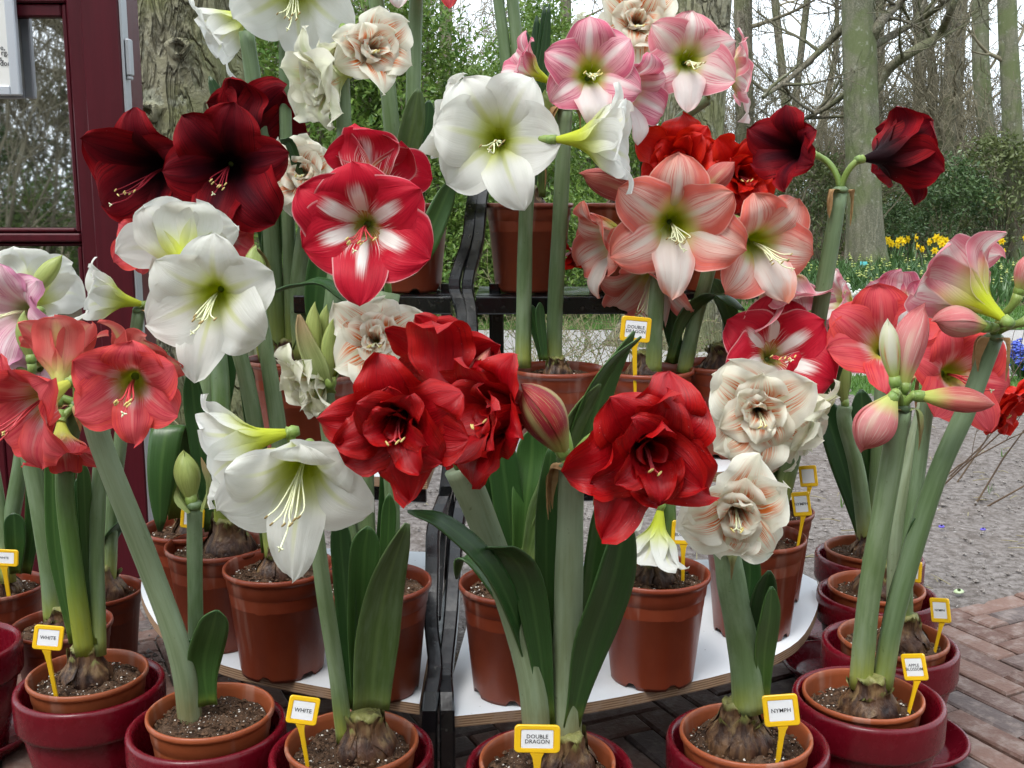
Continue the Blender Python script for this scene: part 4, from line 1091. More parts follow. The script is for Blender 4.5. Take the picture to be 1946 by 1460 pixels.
p.leaf([(1662, 1020, .05), (1650, 900, .06), (1640, 800, .06), (1636, 740, .06)], 50, 'leafd', .1)
# pots in front of the kiosk
p = Plant('L1', 'white amaryllis with a green bud among its flowers, in front of the kiosk window', bulb=1.0)
p.stem([(-5, 1090, 0), (28, 950, 0), (50, 800, .0), (70, 620, .0)], 32, 'stem')
p.stem([(15, 1090, -.02), (-5, 950, 0), (-30, 800, .0), (-20, 660, .0)], 30, 'stem')
p.flower('W', 62, 545, .0, (-.1, .42, -.7), 104, 80, 0, tipz=.12, stam=False)
p.bud(55, 565, 116, 488, -.06, 34, 'budg', 0)
p.leaf([(30, 1090, -.03), (30, 1040, -.03), (28, 1000, -.03), (26, 975, -.03)], 40, 'leafd', .2)
p.leaf([(50, 1090, 0), (64, 1000, 0), (66, 940, 0), (66, 905, 0)], 34, 'leafd', .2)
p = Plant('L2', 'lilac pink amaryllis with a pale green-white stem base before the kiosk', bulb=.8)
p.stem([(103, 1165, 0), (90, 1050, 0), (58, 870, .0), (30, 730, .0)], 40, 'stem')
p.flower('L', 18, 590, -.05, (-.2, .1, .9), 110, 80, 0, tipz=.3, ruffle=.12, sag=.1)
p.flower('L', 60, 690, -.02, (.1, .3, .8), 70, 60, 0, tipz=.35, stam=False)
p.leaf([(120, 1165, .02), (118, 1050, .03), (126, 900, .03), (130, 850, .03)], 34, 'leaf', .3)
p.bud(60, 690, 48, 596, -.10, 30, 'budg', 0)
p = Plant('L3', 'white trumpet amaryllis pointing sideways beside the kiosk post', bulb=1.1, bdx=.01)
p.stem([(205, 1095, 0), (215, 950, 0), (240, 760, .0), (264, 590, .0)], 28, 'stem')
p.flower('W', 185, 562, -.04, (-.85, .22, .35), 82, 80, 0, tipz=.30, ruffle=.05, stam=False)
p.leaf([(195, 1095, .0), (205, 1030, 0), (235, 990, -.02), (262, 985, -.03)], 34, 'leafd', .8, tip=.6)
p.leaf([(195, 1095, .03), (200, 980, .04), (196, 900, .04), (196, 870, .04)], 36, 'leafd', .1)
p.spathe(0, 2, .05)
# lowest shelf, left
p = Plant('S4', 'coral amaryllis seen below the burgundy flowers, at the shelf end by the kiosk', bulb=.8)
p.stem([(372, 985, 0), (384, 860, 0), (392, 740, .0), (380, 560, .05), (330, 480, .1)], 34, 'stem')
p.flower('C', 275, 462, .16, (-.1, .0, 1), 66, 60, 0, tipz=.2)
p.leaf([(345, 985, -.02), (335, 830, -.05), (318, 815, -.09), (306, 900, -.11), (304, 1010, -.11)], 60, 'leaf', .1, tip=.5, w0=.8)
p.leaf([(380, 985, .03), (400, 850, .04), (425, 720, .05), (430, 660, .05)], 44, 'leafd', .2)
p = Plant('S3', 'amaryllis with a short yellow-based stem and pale bulb on the lowest shelf', bulb=1.0, bdx=.02)
p.stem([(428, 1010, 0), (424, 920, 0), (420, 760, .02), (412, 640, .06)], 40, 'stemy', 34)
p.flower('C', 432, 452, .22, (.3, -.1, .9), 60, 55, 0, tipz=.2, stam=False)
p.leaf([(400, 1010, .02), (385, 880, .03), (370, 780, .04), (362, 700, .04)], 40, 'leafd', .2)
p = Plant('S1', 'large white amaryllis with a tall closed green bud beside it on the lowest shelf', bulb=.8)
p.stem([(520, 1050, 0), (500, 900, 0), (468, 720, .0), (430, 600, .05), (400, 540, .10)], 32, 'stem')
p.stem([(540, 1050, .0), (532, 850, .0), (508, 680, .02), (492, 585, .02)], 36, 'stem', 27)
p.flower('W', 398, 570, -.08, (.05, -.12, 1), 140, 105, 0, tipz=.10, ruffle=.06, sag=.05, wide=1.05, roll=-.15)
p.flower('W', 345, 462, .05, (-.28, .42, -.65), 120, 95, 0, tipz=.12, stam=False, roll=.2)
p.bud(492, 586, 488, 472, .02, 46, 'budg', 1, ped=False)
p.bud(492, 590, 484, 470, .02, 54, 'spatheg', 1, ped=False, ks=(0, 1), pname='spathe', turn=.4)
p.leaf([(505, 1050, .02), (490, 880, .03), (472, 740, .03), (470, 690, .03)], 30, 'leafd', .2)
p = Plant('S2', 'red and white starred amaryllis with cream doubles and an opening green bud', bulb=.8)
p.stem([(700, 1080, .02), (690, 900, .03), (712, 700, .05), (738, 556, .06)], 40, 'stem', 46)
p.stem([(670, 1080, 0), (650, 950, 0), (630, 850, .0), (618, 738, .0)], 36, 'stem', 34)
p.flower('R', 688, 432, -.08, (.02, -.04, 1), 140, 95, 0, tipz=.10, ruffle=.05, sag=.03, wide=1.0, cup=1.5)
p.flower('R', 718, 322, .06, (.22, .42, -.5), 112, 90, 0, tipz=.15, stam=False)
p.bud(610, 735, 600, 580, -.005, 34, 'budg', 1, ped=False)
p.bud(622, 735, 622, 585, .015, 34, 'budg', 1, ped=False)
p.bud(628, 735, 634, 612, -.02, 30, 'budg', 1, ped=False)
p.leaf([(618, 748, -.012), (600, 705, -.03), (578, 650, -.03), (568, 598, -.015)], 50, 'spatheg', .5, fold=.9, tip=.95, w0=.75, name='spathe')
p.leaf([(622, 748, .012), (640, 700, .02), (644, 650, .02), (638, 592, .01)], 48, 'spatheg', -.5, fold=.9, tip=.95, w0=.75, name='spathe')
p.leaf([(720, 1080, .03), (740, 900, .03), (745, 700, .04), (735, 590, .05)], 40, 'leafd', .2)
p.stem([(742, 1080, .0), (745, 950, .0), (728, 800, .0), (690, 715, .02)], 30, 'stem')
p.flower('N', 712, 645, -.03, (.02, .30, .95), 100, 75, 2, tipz=.04, ruffle=.06)
p.flower('NG', 575, 738, -.02, (-.70, -.35, .5), 90, 80, 2, tipz=.15, stam=False)
p = Plant('S5', 'leafy bulb with a fan of dark green leaves behind the DOUBLE DRAGON stems', bulb=.95)
p.leaf([(975, 1075, 0), (968, 980, .0), (955, 880, .0), (948, 830, .0)], 60, 'leafd', .2, w0=.7)
p.leaf([(990, 1075, 0), (1000, 960, .0), (1010, 870, .02), (1012, 815, .02)], 62, 'leaf', .1, w0=.6)
p.leaf([(1000, 1075, -.02), (1022, 980, -.02), (1045, 920, -.02), (1056, 860, -.02)], 46, 'leafl', .0, w0=.6)
p.leaf([(965, 1075, .02), (940, 1000, .01), (915, 930, .0), (905, 900, .0)], 56, 'leafd', .5, w0=.7)
p.leaf([(985, 1080, .04), (1070, 960, .05), (1110, 850, .02), (1155, 720, .0), (1205, 630, -.02)], 56, 'leaf', .5, tip=.55, w0=.6)
p.leaf([(985, 1080, .02), (1060, 940, .0), (1110, 780, -.05), (1160, 690, -.08), (1218, 640, -.10)], 48, 'leaf', .8, tip=.6, w0=.6)
p.leaf([(985, 1080, .0), (1040, 960, -.02), (1080, 830, -.05), (1110, 770, -.06), (1140, 730, -.08)], 46, 'leafl', .4, tip=.55, w0=.6)
p = Plant('S6', 'drooping white amaryllis hanging low under the dark red double flower', bulb=.8)
p.stem([(1258, 1065, 0), (1268, 1000, 0), (1262, 900, .0), (1240, 820, .02)], 36, 'stemy')
p.flower('W', 1245, 1040, -.04, (-.15, -1, .25), 70, 70, 0, tipz=.5, stam=False, ped=False)
p.flower('W', 1190, 985, .02, (-.5, -.6, .4), 60, 60, 0, tipz=.4, stam=False)
p = Plant('S7', 'cream double amaryllis with pink streaked centre above the NYMPH flower', bulb=.9)
p.stem([(1440, 1000, 0), (1445, 930, 0), (1455, 850, .0), (1462, 800, .0)], 40, 'stem')
p.flower('N', 1445, 785, -.12, (-.12, .05, 1), 128, 90, 0, tipz=.02, ruffle=.07, roll=.25)
p.flower('NG', 1535, 805, -.05, (.75, -.35, .35), 104, 90, 0, tipz=.2, stam=False, ruffle=.05)
p.leaf([(1425, 1000, .0), (1432, 950, .0), (1440, 900, .0), (1444, 860, .0)], 40, 'leafd', .2)
p = Plant('S8', 'burgundy amaryllis with two flowers pointing opposite ways on one tall stem', bulb=.9)
p.stem([(1478, 950, 0), (1520, 800, 0), (1556, 600, .0), (1597, 362, .0)], 38, 'stem', 30)
p.flower('B', 1492, 285, -.04, (-.78, .08, .62), 84, 82, 0, tipz=.20, ruffle=.10, wide=1.0, stam=False)
p.flower('B', 1712, 292, .03, (.85, .12, -.38), 100, 92, 0, tipz=.25, ruffle=.06, stam=False)
p.spathe(0, 4, .065, w=.013)
p.leaf([(1450, 950, 0), (1500, 850, 0), (1580, 700, .0), (1586, 590, .0)], 44, 'leaf', .2, tip=.4)
# second tier
p = Plant('T1', 'burgundy flowers and tall drooping white trumpets rising together beside the mossy trunk', bulb=.9)
p.stem([(528, 665, 0), (512, 400, 0), (492, 230, .0), (468, 60, .0)], 36, 'stem', 30)
p.stem([(556, 665, .0), (548, 420, 0), (543, 250, .0), (540, 40, .0)], 28, 'stem', 22)
p.stem([(575, 665, -.02), (570, 540, -.02), (585, 430, -.02), (590, 360, -.02)], 40, 'stem')
p.flower('W', 558, -10, -.06, (.05, -.42, .9), 128, 95, 1, tipz=.12, wide=1.05)
p.flower('W', 418, 62, .02, (-.72, -.55, .2), 84, 85, 0, tipz=.25, stam=False)
p.flower('N', 575, 325, -.08, (-.1, .2, .95), 82, 60, 2, tipz=.1)
p.stem([(505, 668, .0), (478, 560, .0), (425, 460, .0), (372, 375, .0)], 28, 'stem', 26)
p.flower('B', 280, 330, -.12, (-.30, -.22, .85), 128, 95, 3, tipz=.22, ruffle=.08, sag=.05, wide=.98)
p.flower('B', 428, 322, -.18, (.14, -.14, 1), 132, 100, 3, tipz=.10, ruffle=.09, sag=.05, wide=.92, roll=-.3)
p.flower('B', 480, 232, .02, (.22, .50, -.6), 108, 95, 3, tipz=.15, ruffle=.08, stam=False)
p.leaf([(520, 665, .0), (512, 540, 0), (520, 420, 0), (522, 330, 0)], 40, 'leafd', .2)
p.leaf([(560, 665, -.03), (600, 540, -.04), (560, 300, -.08), (532, 265, -.10)], 20, 'leafd', .6)
p.leaf([(535, 665, .05), (480, 330, .05), (430, 220, .05), (398, 145, .05)], 30, 'leafd', .3)
p = Plant('T1b', 'cream double amaryllis hanging among the tree leaves above the starred flower', bulb=.9)
p.stem([(615, 690, 0), (640, 500, 0), (654, 300, .02), (650, 140, .03)], 34, 'stem', 28)
p.flower('NG', 602, 160, .0, (-.75, -.30, .5), 105, 85, 0, tipz=.18, stam=False)
p.flower('N', 712, 88, .02, (.40, .10, .8), 84, 75, 0, tipz=.15)
p.flower('NG', 655, 110, .05, (.1, -.8, .5), 68, 60, 0, tipz=.3, stam=False)
p.leaf([(615, 690, -.02), (680, 600, -.05), (620, 545, -.12), (560, 545, -.16), (508, 560, -.2)], 50, 'leafd', 1.3, tip=.6)
p.leaf([(610, 690, .0), (600, 560, 0), (630, 400, 0), (640, 340, 0)], 46, 'leafd', .1)
p = Plant('T2', 'white trumpet and rose pink amaryllis stems rising together from the middle tier', bulb=.6)
p.stem([(994, 680, 0), (996, 560, 0), (999, 420, .0), (1006, 310, .0)], 31, 'stem', 26)
p.stem([(1052, 685, .02), (1056, 560, .02), (1066, 380, .02), (1074, 205, .02)], 31, 'stem', 28)
p.flower('W', 938, 262, -.10, (-.12, .02, 1), 142, 110, 0, tipz=.12, ruffle=.06, wide=1.05, roll=.3)
p.flower('W', 850, 232, .02, (-.70, .25, -.05), 112, 95, 0, tipz=.25, stam=False)
p.flower('W', 1168, 262, -.16, (.95, .02, .18), 112, 112, 0, tipz=.25, ruffle=.06, stam=False)
p.flower('K', 1122, 135, -.08, (.0, .05, 1), 106, 85, 1, tipz=.12, cup=1.2, roll=.1)
p.flower('K', 985, 122, .0, (-.82, .42, .25), 66, 66, 1, tipz=.3, stam=False)
p.flower('K', 1208, 175, .06, (.60, -.25, .55), 84, 78, 1, tipz=.3, stam=False)
p.bud(1040, 255, 1036, 175, .04, 30, 'budg', 1)
p.spathe(0, 3, .05); p.spathe(1, 4, .055)
p.leaf([(1030, 685, .0), (1022, 640, .0), (1012, 600, .0), (1010, 580, .0)], 22, 'leafd', .2)
p.leaf([(1036, 685, -.02), (1030, 640, -.02), (1026, 600, -.02), (1026, 575, -.02)], 20, 'leafd', .4)
p = Plant('T3', 'salmon pink amaryllis crowded with open flowers and two buds', bulb=.8)
p.stem([(1242, 690, -.02), (1246, 600, -.02), (1252, 500, .0), (1258, 410, .04)], 31, 'stem')
p.stem([(1300, 690, .02), (1318, 620, .02), (1345, 520, .02), (1365, 430, .04)], 30, 'stem')
p.flower('S', 1285, 430, -.10, (-.02, -.06, 1), 136, 105, 0, tipz=.12, ruffle=.07, sag=.03, wide=1.0)
p.flower('S', 1455, 468, -.06, (.18, -.10, 1), 116, 95, 1, tipz=.10, ruffle=.07, sag=.03, wide=1.05, roll=.3)
p.flower('S', 1140, 462, .02, (-.85, -.22, .35), 96, 90, 0, tipz=.30, stam=False)
p.flower('S', 1235, 540, .02, (-.30, -.75, .5), 104, 90, 0, tipz=.32)
p.flower('P', 1490, 560, .03, (.30, -.85, .25), 100, 90, 1, tipz=.42, stam=False)
p.bud(1235, 388, 1105, 332, -.06, 54, 'SB', 0)
p.bud(1330, 372, 1392, 312, -.06, 46, 'SB', 0)
p.leaf([(1270, 690, .0), (1300, 600, .0), (1360, 560, .0), (1415, 590, -.02)], 32, 'leafd', .4)
p.leaf([(1290, 690, .05), (1276, 600, .05), (1290, 480, .05), (1300, 430, .05)], 44, 'leafd', .1)
p = Plant('T4', 'red and white starred amaryllis tucked above the cream double flowers', bulb=.9)
p.stem([(1400, 675, 0), (1420, 660, 0), (1440, 640, .0), (1455, 660, -.02)], 34, 'stem')
p.flower('R', 1475, 672, -.12, (.0, .28, .95), 118, 75, 0, tipz=.12, ruffle=.06, wide=1.0, sag=.02)
p.flower('R', 1520, 720, -.06, (.6, -.3, .6), 90, 70, 0, tipz=.1, stam=False)
p.leaf([(1370, 675, .0), (1390, 620, .0), (1370, 560, .0), (1350, 530, .0)], 36, 'leafd', .2)
# top shelf
p = Plant('U1', 'pair of tall stems with a broad leaf, their flowers above the edge of view', bulb=.9)
p.stem([(757, 375, 0), (748, 280, 0), (734, 140, .0), (712, -20, .0), (700, -90, 0)], 33, 'stem', 28)
p.stem([(782, 375, .02), (784, 280, .02), (786, 140, .02), (792, -20, .02), (794, -80, .02)], 29, 'stem', 26)
p.flower('P', 760, -52, -.05, (.0, -.3, 1), 64, 60, 0, tipz=.2, stam=False)
p.flower('C', 850, -50, -.02, (.3, -.3, 1), 62, 60, 1, tipz=.2, stam=False)
p.leaf([(765, 380, -.03), (772, 300, -.04), (785, 230, -.05), (796, 168, -.06)], 48, 'leafl', .2, tip=.5)
p.leaf([(800, 385, .0), (800, 300, .0), (812, 230, .0), (815, 190, .0)], 28, 'leafd', .2)
p.leaf([(775, 520, -.22), (800, 480, -.24), (835, 400, -.22), (862, 340, -.2)], 50, 'leaf', .5, tip=.5)
p = Plant('U2', 'tall leafy amaryllis whose stems rise past the top of view', bulb=.8)
p.stem([(975, 372, 0), (972, 240, 0), (960, 100, .0), (945, -20, .0), (938, -120, 0)], 24, 'stem', 20)
p.stem([(992, 372, 0), (994, 240, 0), (984, 100, .0), (972, -20, .0), (966, -110, 0)], 26, 'stem', 22)
p.flower('W', 955, -200, -.05, (.0, -.1, 1), 90, 75, 0, tipz=.2, stam=False)
p.flower('W', 985, -205, .05, (.3, .1, -1), 80, 70, 1, tipz=.2, stam=False)
for x, y, w_ in ((1035, 10, 16), (1020, 30, 20), (1000, 60, 16), (1044, 8, 14)):
    p.leaf([(1012, 375, .01), (1015, 260, .02), (lerp(1016, x, .6), 120, .02), (x, y, .02)], w_+8, 'leafd', .3, tip=.5)
p.leaf([(1030, 375, -.02), (1032, 300, -.03), (1035, 230, -.03), (1042, 190, -.03)], 24, 'leafl', .2)
p = Plant('U3', 'cream double and pale pink amaryllis at the top, in front of the mossy trunk', bulb=.8)
p.stem([(1178, 375, 0), (1180, 300, 0), (1186, 180, .02), (1200, 90, .04)], 22, 'stem')
p.stem([(1222, 375, .03), (1235, 300, .05), (1290, 230, .06), (1345, 190, .06)], 24, 'stem')
p.flower('N', 1212, 38, -.02, (.0, .1, 1), 98, 75, 0, tipz=.1)
p.flower('NG', 1095, 60, .08, (-.8, .2, .1), 50, 50, 0, tipz=.2, stam=False)
p.flower('P', 1312, 112, -.06, (.0, -.02, 1), 98, 80, 1, tipz=.12, cup=1.0, wide=1.05)
p.flower('P', 1415, 135, .0, (.95, .0, .15), 92, 60, 1, tipz=.02, ruffle=.08, stam=False)
p.leaf([(1225, 380, .0), (1228, 320, .0), (1230, 260, .0), (1230, 220, .0)], 30, 'leafd', .2)
p = Plant('U4', 'scarlet double amaryllis glowing between the pale pink and salmon flowers', bulb=.9)
p.stem([(1350, 375, 0), (1345, 350, 0), (1342, 320, .0), (1345, 300, .0)], 28, 'stem')
p.flower('DR', 1290, 302, -.08, (-.12, .15, .95), 96, 70, 0, tipz=.08, ruffle=.06)
p.flower('DR', 1412, 330, -.10, (.2, .05, .95), 84, 70, 0, tipz=.12, ruffle=.06)
p.flower('DR', 1120, 480, .05, (-.3, -.9, .2), 66, 60, 0, tipz=.3, stam=False, ped=False)

# ---------------------------------------------------------------- plant tags
def tag(px, py, key, dY, w, text, yaw=0.0, roll=0.0, lab='', hide=False, lean=-.12, footdx=0.0, h=None, size=0.276):
    base, Y, d = POTS[key]; c = P(px, py, Y+dY); w = w*mpp(px, py, Y+dY); h = h*mpp(px, py, Y+dY) if h else w*.72
    R4 = Matrix.Translation(c) @ Matrix.Rotation(yaw, 4, 'Z') @ Matrix.Rotation(lean, 4, 'X') @ Matrix.Rotation(roll, 4, 'Y')
    foot = R4 @ V((footdx*w, 0, -h*.5)); zs = base.z-.012
    o = thing('plant_tag', V((c.x, c.y, zs)), lab, 'tag', 'yellow plant tags')
    def rr(wx, hz, r, y, n=4):
        pts = []
        for sx, sz, a0 in ((1, 1, 0), (-1, 1, 90), (-1, -1, 180), (1, -1, 270)):
            for k in range(n+1):
                a = math.radians(a0+90*k/n); pts.append(R4 @ V((sx*(wx/2-r)+r*math.cos(a), y, sz*(hz/2-r)+r*math.sin(a))))
        return pts
    mb = MB(); T = .0022
    rows = [rr(w*.96, h*.95, w*.09, -T), rr(w, h, w*.1, -T*.6), rr(w, h, w*.1, T*.6), rr(w*.96, h*.95, w*.09, T)]
    n = len(rows[0]); b0 = mb.grid(rows, [[(0, 0)]*n]*4, closed=True, flip=False)
    mb.face(tuple(range(b0+3*n, b0+4*n)))
    # raised border ring in front: between outer front loop and the card recess
    inner = rr(w*.74, h*.70, w*.05, -T); innr2 = rr(w*.72, h*.68, w*.05, -T*.4)
    b1 = mb.grid([rows[0], inner, innr2], [[(0, 0)]*n]*3, closed=True, flip=True)
    mb.face(tuple(range(b1+2*n, b1+3*n)))
    mb.build('holder', M['yellow'], o, smooth=False)
    # stake
    up = R4 @ V((0, 0, -h*.5+.001)); mbs = MB()
    d1 = (R4.to_3x3() @ V((1, 0, 0)))
    top = up-(R4.to_3x3() @ V((0, 0, 1)))*.0015
    bot = V((top.x+footdx*w+(top.z-zs)*math.sin(roll)*.6, top.y+(top.z-zs)*.12, zs-.02))
    rows = []
    for f, ww in ((0, .15), (.07, .10), (.2, .075), (1, .05)):
        q = top.lerp(bot, f); rows.append([q-d1*w*ww+V((0, -T*.8, 0)), q+d1*w*ww+V((0, -T*.8, 0)), q+d1*w*ww+V((0, T*.8, 0)), q-d1*w*ww+V((0, T*.8, 0))])
    b2 = mbs.grid(rows, [[(0, 0)]*4]*4, closed=True); mbs.face((b2+3, b2+2, b2+1, b2))
    mbs.build('stake', M['yellow'], o, smooth=False)
    mbc = MB(); pts = rr(w*.70, h*.66, w*.03, -T*.4-.0006); mbc.face(tuple(mbc.vert(q) for q in pts)[::-1]); card = mbc.build('card', M['card'], o, smooth=False)
    if text:
        text_mesh('lettering', text, h*size, M['ink'], card, R4 @ Matrix.Translation(V((0, -T*.4-.0011, 0))) @ Matrix.Rotation(math.pi/2, 4, 'X'), bold=.006, line=.9)
tag(92, 1212, 'A', -.068, 54, 'WHITE', .15, .14, 'yellow tag lettered WHITE in the pot of the coral amaryllis', lean=-.2, h=46, size=0.202)
tag(576, 1350, 'C', -.045, 58, 'WHITE', .2, .22, 'yellow tag lettered WHITE in the pot of the white amaryllis', lean=-.2, h=52, size=0.202)
tag(1021, 1404, 'D', -.07, 87, 'DOUBLE\nDRAGON', .0, .02, 'yellow tag lettered DOUBLE DRAGON in the pot of the dark red amaryllis', lean=-.1, h=54, size=0.202)
tag(1484, 1350, 'E', -.055, 66, 'NYMPH', -.15, -.14, 'yellow tag lettered NYMPH in the pot of the cream double amaryllis', lean=-.15, h=60, size=0.184)
tag(1738, 1268, 'F', -.02, 46, 'APPLE\nBLOSSOM', -.75, -.3, 'yellow tag lettered APPLE BLOSSOM turned sideways in the sunken pot', lean=-.15, h=50, size=0.156)
tag(1787, 1160, 'G', -.03, 40, 'NYMPH', -.95, -.25, 'yellow tag turned edge-on in the pot of the dark bulb', lean=-.1, h=46, size=0.138)
tag(1735, 1085, 'H', .0, 40, '', -1.1, -.1, 'yellow tag half hidden behind the stems of the leaning amaryllis', h=40)
tag(8, 1060, 'L1', -.06, 54, 'WHITE', .0, .05, 'yellow tag in the pot of the white amaryllis before the kiosk', lean=-.1, h=32, size=0.184)
tag(366, 985, 'S3', -.01, 44, 'WHITE', .1, .1, 'yellow tag behind the green bud stem on the lowest shelf', lean=-.1, h=38, size=0.184)
tag(1208, 626, 'T3', -.09, 58, 'DOUBLE\nDRAGON', .1, .1, 'yellow tag lettered DOUBLE DRAGON above the dark red flower on the middle tier', lean=-.05, h=48, size=0.184)
tag(1300, 1012, 'S6', -.01, 50, 'APPLE\nBLOSSOM', .1, .06, 'yellow tag partly covered by the cream double flower', lean=-.05, h=46, size=0.184)
tag(1523, 958, 'S7', -.03, 34, 'NYMPH', -.5, -.2, 'yellow tag lettered NYMPH in the shelf pot behind the cream flower', lean=-.1, h=46, size=0.166)
tag(1536, 905, 'S8', .0, 34, '', -.6, -.2, 'yellow tag showing its back in the rear pot at the shelf end', lean=-.1, h=40)
# ---------------------------------------------------------------- trees and shrubs behind
def bark(name, c1, c2, moss, mossamt, sx=9, sz=2.2, bs=1.0, bd=.02):
    t = NT(name); o_ = t.obj()
    vec = t.scale(o_, (sx, sx, sz))
    n1 = t.noise(vec, 1.0, 5, .6, .8); vr = t.math('ABSOLUTE', t.math('SUBTRACT', t.noise(vec, .7, 3, .5, 1.2), .5)); n2 = t.noise(o_, 45, 4); n3 = t.noise(o_, 1.8, 4)
    ridge = t.math('MULTIPLY', t.ss(vr, .0, .09), t.ss(n1, .22, .55))
    c = t.mix(ridge, c1, c2)
    c = t.mix(t.math('MULTIPLY', t.ss(n2, .45, .65), .35), c, (.30, .29, .23))
    c = t.mix(t.math('MULTIPLY', t.ss(n3, .42, .62), mossamt), c, moss)
    c = t.mix(t.math('MULTIPLY', t.ss(t.noise(o_, 11, 4), .60, .68), .5), c, (.30, .31, .25))
    t.bump(t.math('ADD', t.math('MULTIPLY', ridge, 1.0), t.math('MULTIPLY', n2, .35)), bs, bd)
    return t.fin(c, .92, .1)
M['bark1'] = bark('mossy_bark', (.075, .068, .045), (.235, .220, .150), (.175, .185, .080), .7, 17, 5.0, 1.0, .02)
M['bark2'] = bark('smooth_grey_green_bark', (.110, .110, .075), (.165, .160, .112), (.115, .140, .060), .8, 5, 1.2, .6, .015)
M['bark3'] = bark('dark_bark', (.085, .074, .054), (.165, .145, .108), (.115, .125, .060), .6, 7, 1.6, .7, .02)
M['twig'] = simple('twig_bark', (.150, .132, .090), (.225, .200, .138), 4, .9, .1, rand=.25)
M['twigd'] = simple('brown_shrub_stem', (.060, .038, .026), (.110, .075, .048), 12, .8, .15, rand=.1)
M['twiggy'] = simple('pale_twig', (.20, .165, .095), (.30, .27, .16), 20, .85, .1, rand=.15)
def trunk_mesh(path, rad, seg, rng, lump=.06, flare=None):
    """path points and radii; lumpy, with buttress flare at the foot"""
    mb = MB(); c = catmull(path, 40); n = len(c); rows = []; uvs = []
    ph = [rng.uniform(0, 6) for _ in range(8)]
    L = [0]
    for i in range(1, n): L.append(L[-1]+(c[i]-c[i-1]).length)
    for i in range(n):
        f = i/(n-1); k = f*(len(rad)-1); j = min(len(rad)-2, int(k)); r = lerp(rad[j], rad[j+1], k-j)
        z = L[i]; row = []
        for q in range(seg):
            a = q*2*math.pi/seg
            fl = (flare*math.exp(-z/.28)*(.55+.45*math.sin(4*a+ph[5])) if flare else 0)
            rr = r*(1+fl+lump*(.5*math.sin(2*a+ph[0]+z*.7)+.35*math.sin(5*a+ph[1]-z*1.1)+.25*math.sin(9*a+ph[2]+z*3)+.25*math.sin(3*a+z*5+ph[3])))
            row.append(c[i]+V((math.cos(a)*rr, math.sin(a)*rr, 0)))
        rows.append(row); uvs.append([(f, q/seg) for q in range(seg)])
    mb.grid(rows, uvs, closed=True)
    return mb
def branch(mb, p, d, ln, r, depth, rng, wander=.25, up=.12, kids=(3, 6), seg=None, minr=.0025, spread=.9):
    n = max(4, int(ln/.22) if depth > 1 else 5); n = min(n, 12)
    pts = [p.copy()]; q = p.copy(); dd = d.normalized()
    for i in range(n):
        dd = (dd+V((rng.gauss(0, wander), rng.gauss(0, wander), rng.gauss(0, wander)*.7+up))*(.55)).normalized()
        q = q+dd*(ln/n); pts.append(q.copy())
    rad = [max(minr, lerp(r, r*.28, i/n)) for i in range(n+1)]
    mb.tube(pts, rad, seg or (7 if depth >= 3 else 5 if depth == 2 else 3), cap=False)
    if depth <= 0: return
    for k in range(rng.randint(*kids)):
        f = rng.uniform(.25, 1.0); i = min(n-1, int(f*n)); t_ = (pts[i+1]-pts[i]).normalized()
        s = V((rng.gauss(0, 1), rng.gauss(0, 1), rng.gauss(0, .7))); s = (s-t_*s.dot(t_)).normalized()
        branch(mb, pts[i].lerp(pts[i+1], f*n-i), (t_+s*spread).normalized(), ln*rng.uniform(.35, .62), rad[i]*rng.uniform(.45, .65), depth-1, rng, wander*1.1, up, kids, None, minr, spread)

# the mossy trunk beside the kiosk
rng = random.Random(21)
TY = 4.6
b = P(360, 700, TY); b.z = 0
tr = thing('tree', b, 'thick mossy grey-barked tree trunk just behind the kiosk post', 'tree')
xa, xb = P(350, 0, TY), P(358, 420, TY)
rT = 110*mpp(350, 100, TY)
trunk_mesh([V((b.x+.02, TY, -.05)), V((xb.x, TY, xb.z)), V((xa.x, TY, xa.z)), V((xa.x-.06, TY, 3.6)), V((xa.x-.1, TY+.1, 6))], [rT*1.12, rT*1.03, rT, rT*.93, rT*.8], 96, rng, .045, .45).build('trunk', M['bark1'], tr)
mb = MB()
for k in range(7): branch(mb, V((xa.x-.08, TY+.08, rng.uniform(4.3, 5.9))), V((rng.gauss(0, 1), rng.gauss(0, 1), .7)), rng.uniform(1.6, 2.6), .07, 3, rng)
mb.build('crown', M['twig'], tr)
for px, py in ((372, 108), (318, 222)):      # knots
    q = P(px, py, TY); mbk = MB(); cen = V((q.x, TY-math.sqrt(max(.01, rT**2-(q.x-xa.x)**2))*1.0, q.z)); d = (cen-V((xa.x, TY, cen.z))).normalized()
    X, Y, Z = frame(d); rows = []; uv = []
    for rr_, h in ((.058, -.02), (.046, .012), (.030, .024), (.020, .012), (.010, -.004), (.001, -.01)):
        rows.append([cen+X*rr_*math.cos(a)*(1+.18*math.sin(3*a))+Y*rr_*math.sin(a)*.9+Z*h for a in [j*2*math.pi/18 for j in range(18)]]); uv.append([(0, 0)]*18)
    mbk.grid(rows, uv, closed=True); mbk.build('knot', M['bark1'], tr)
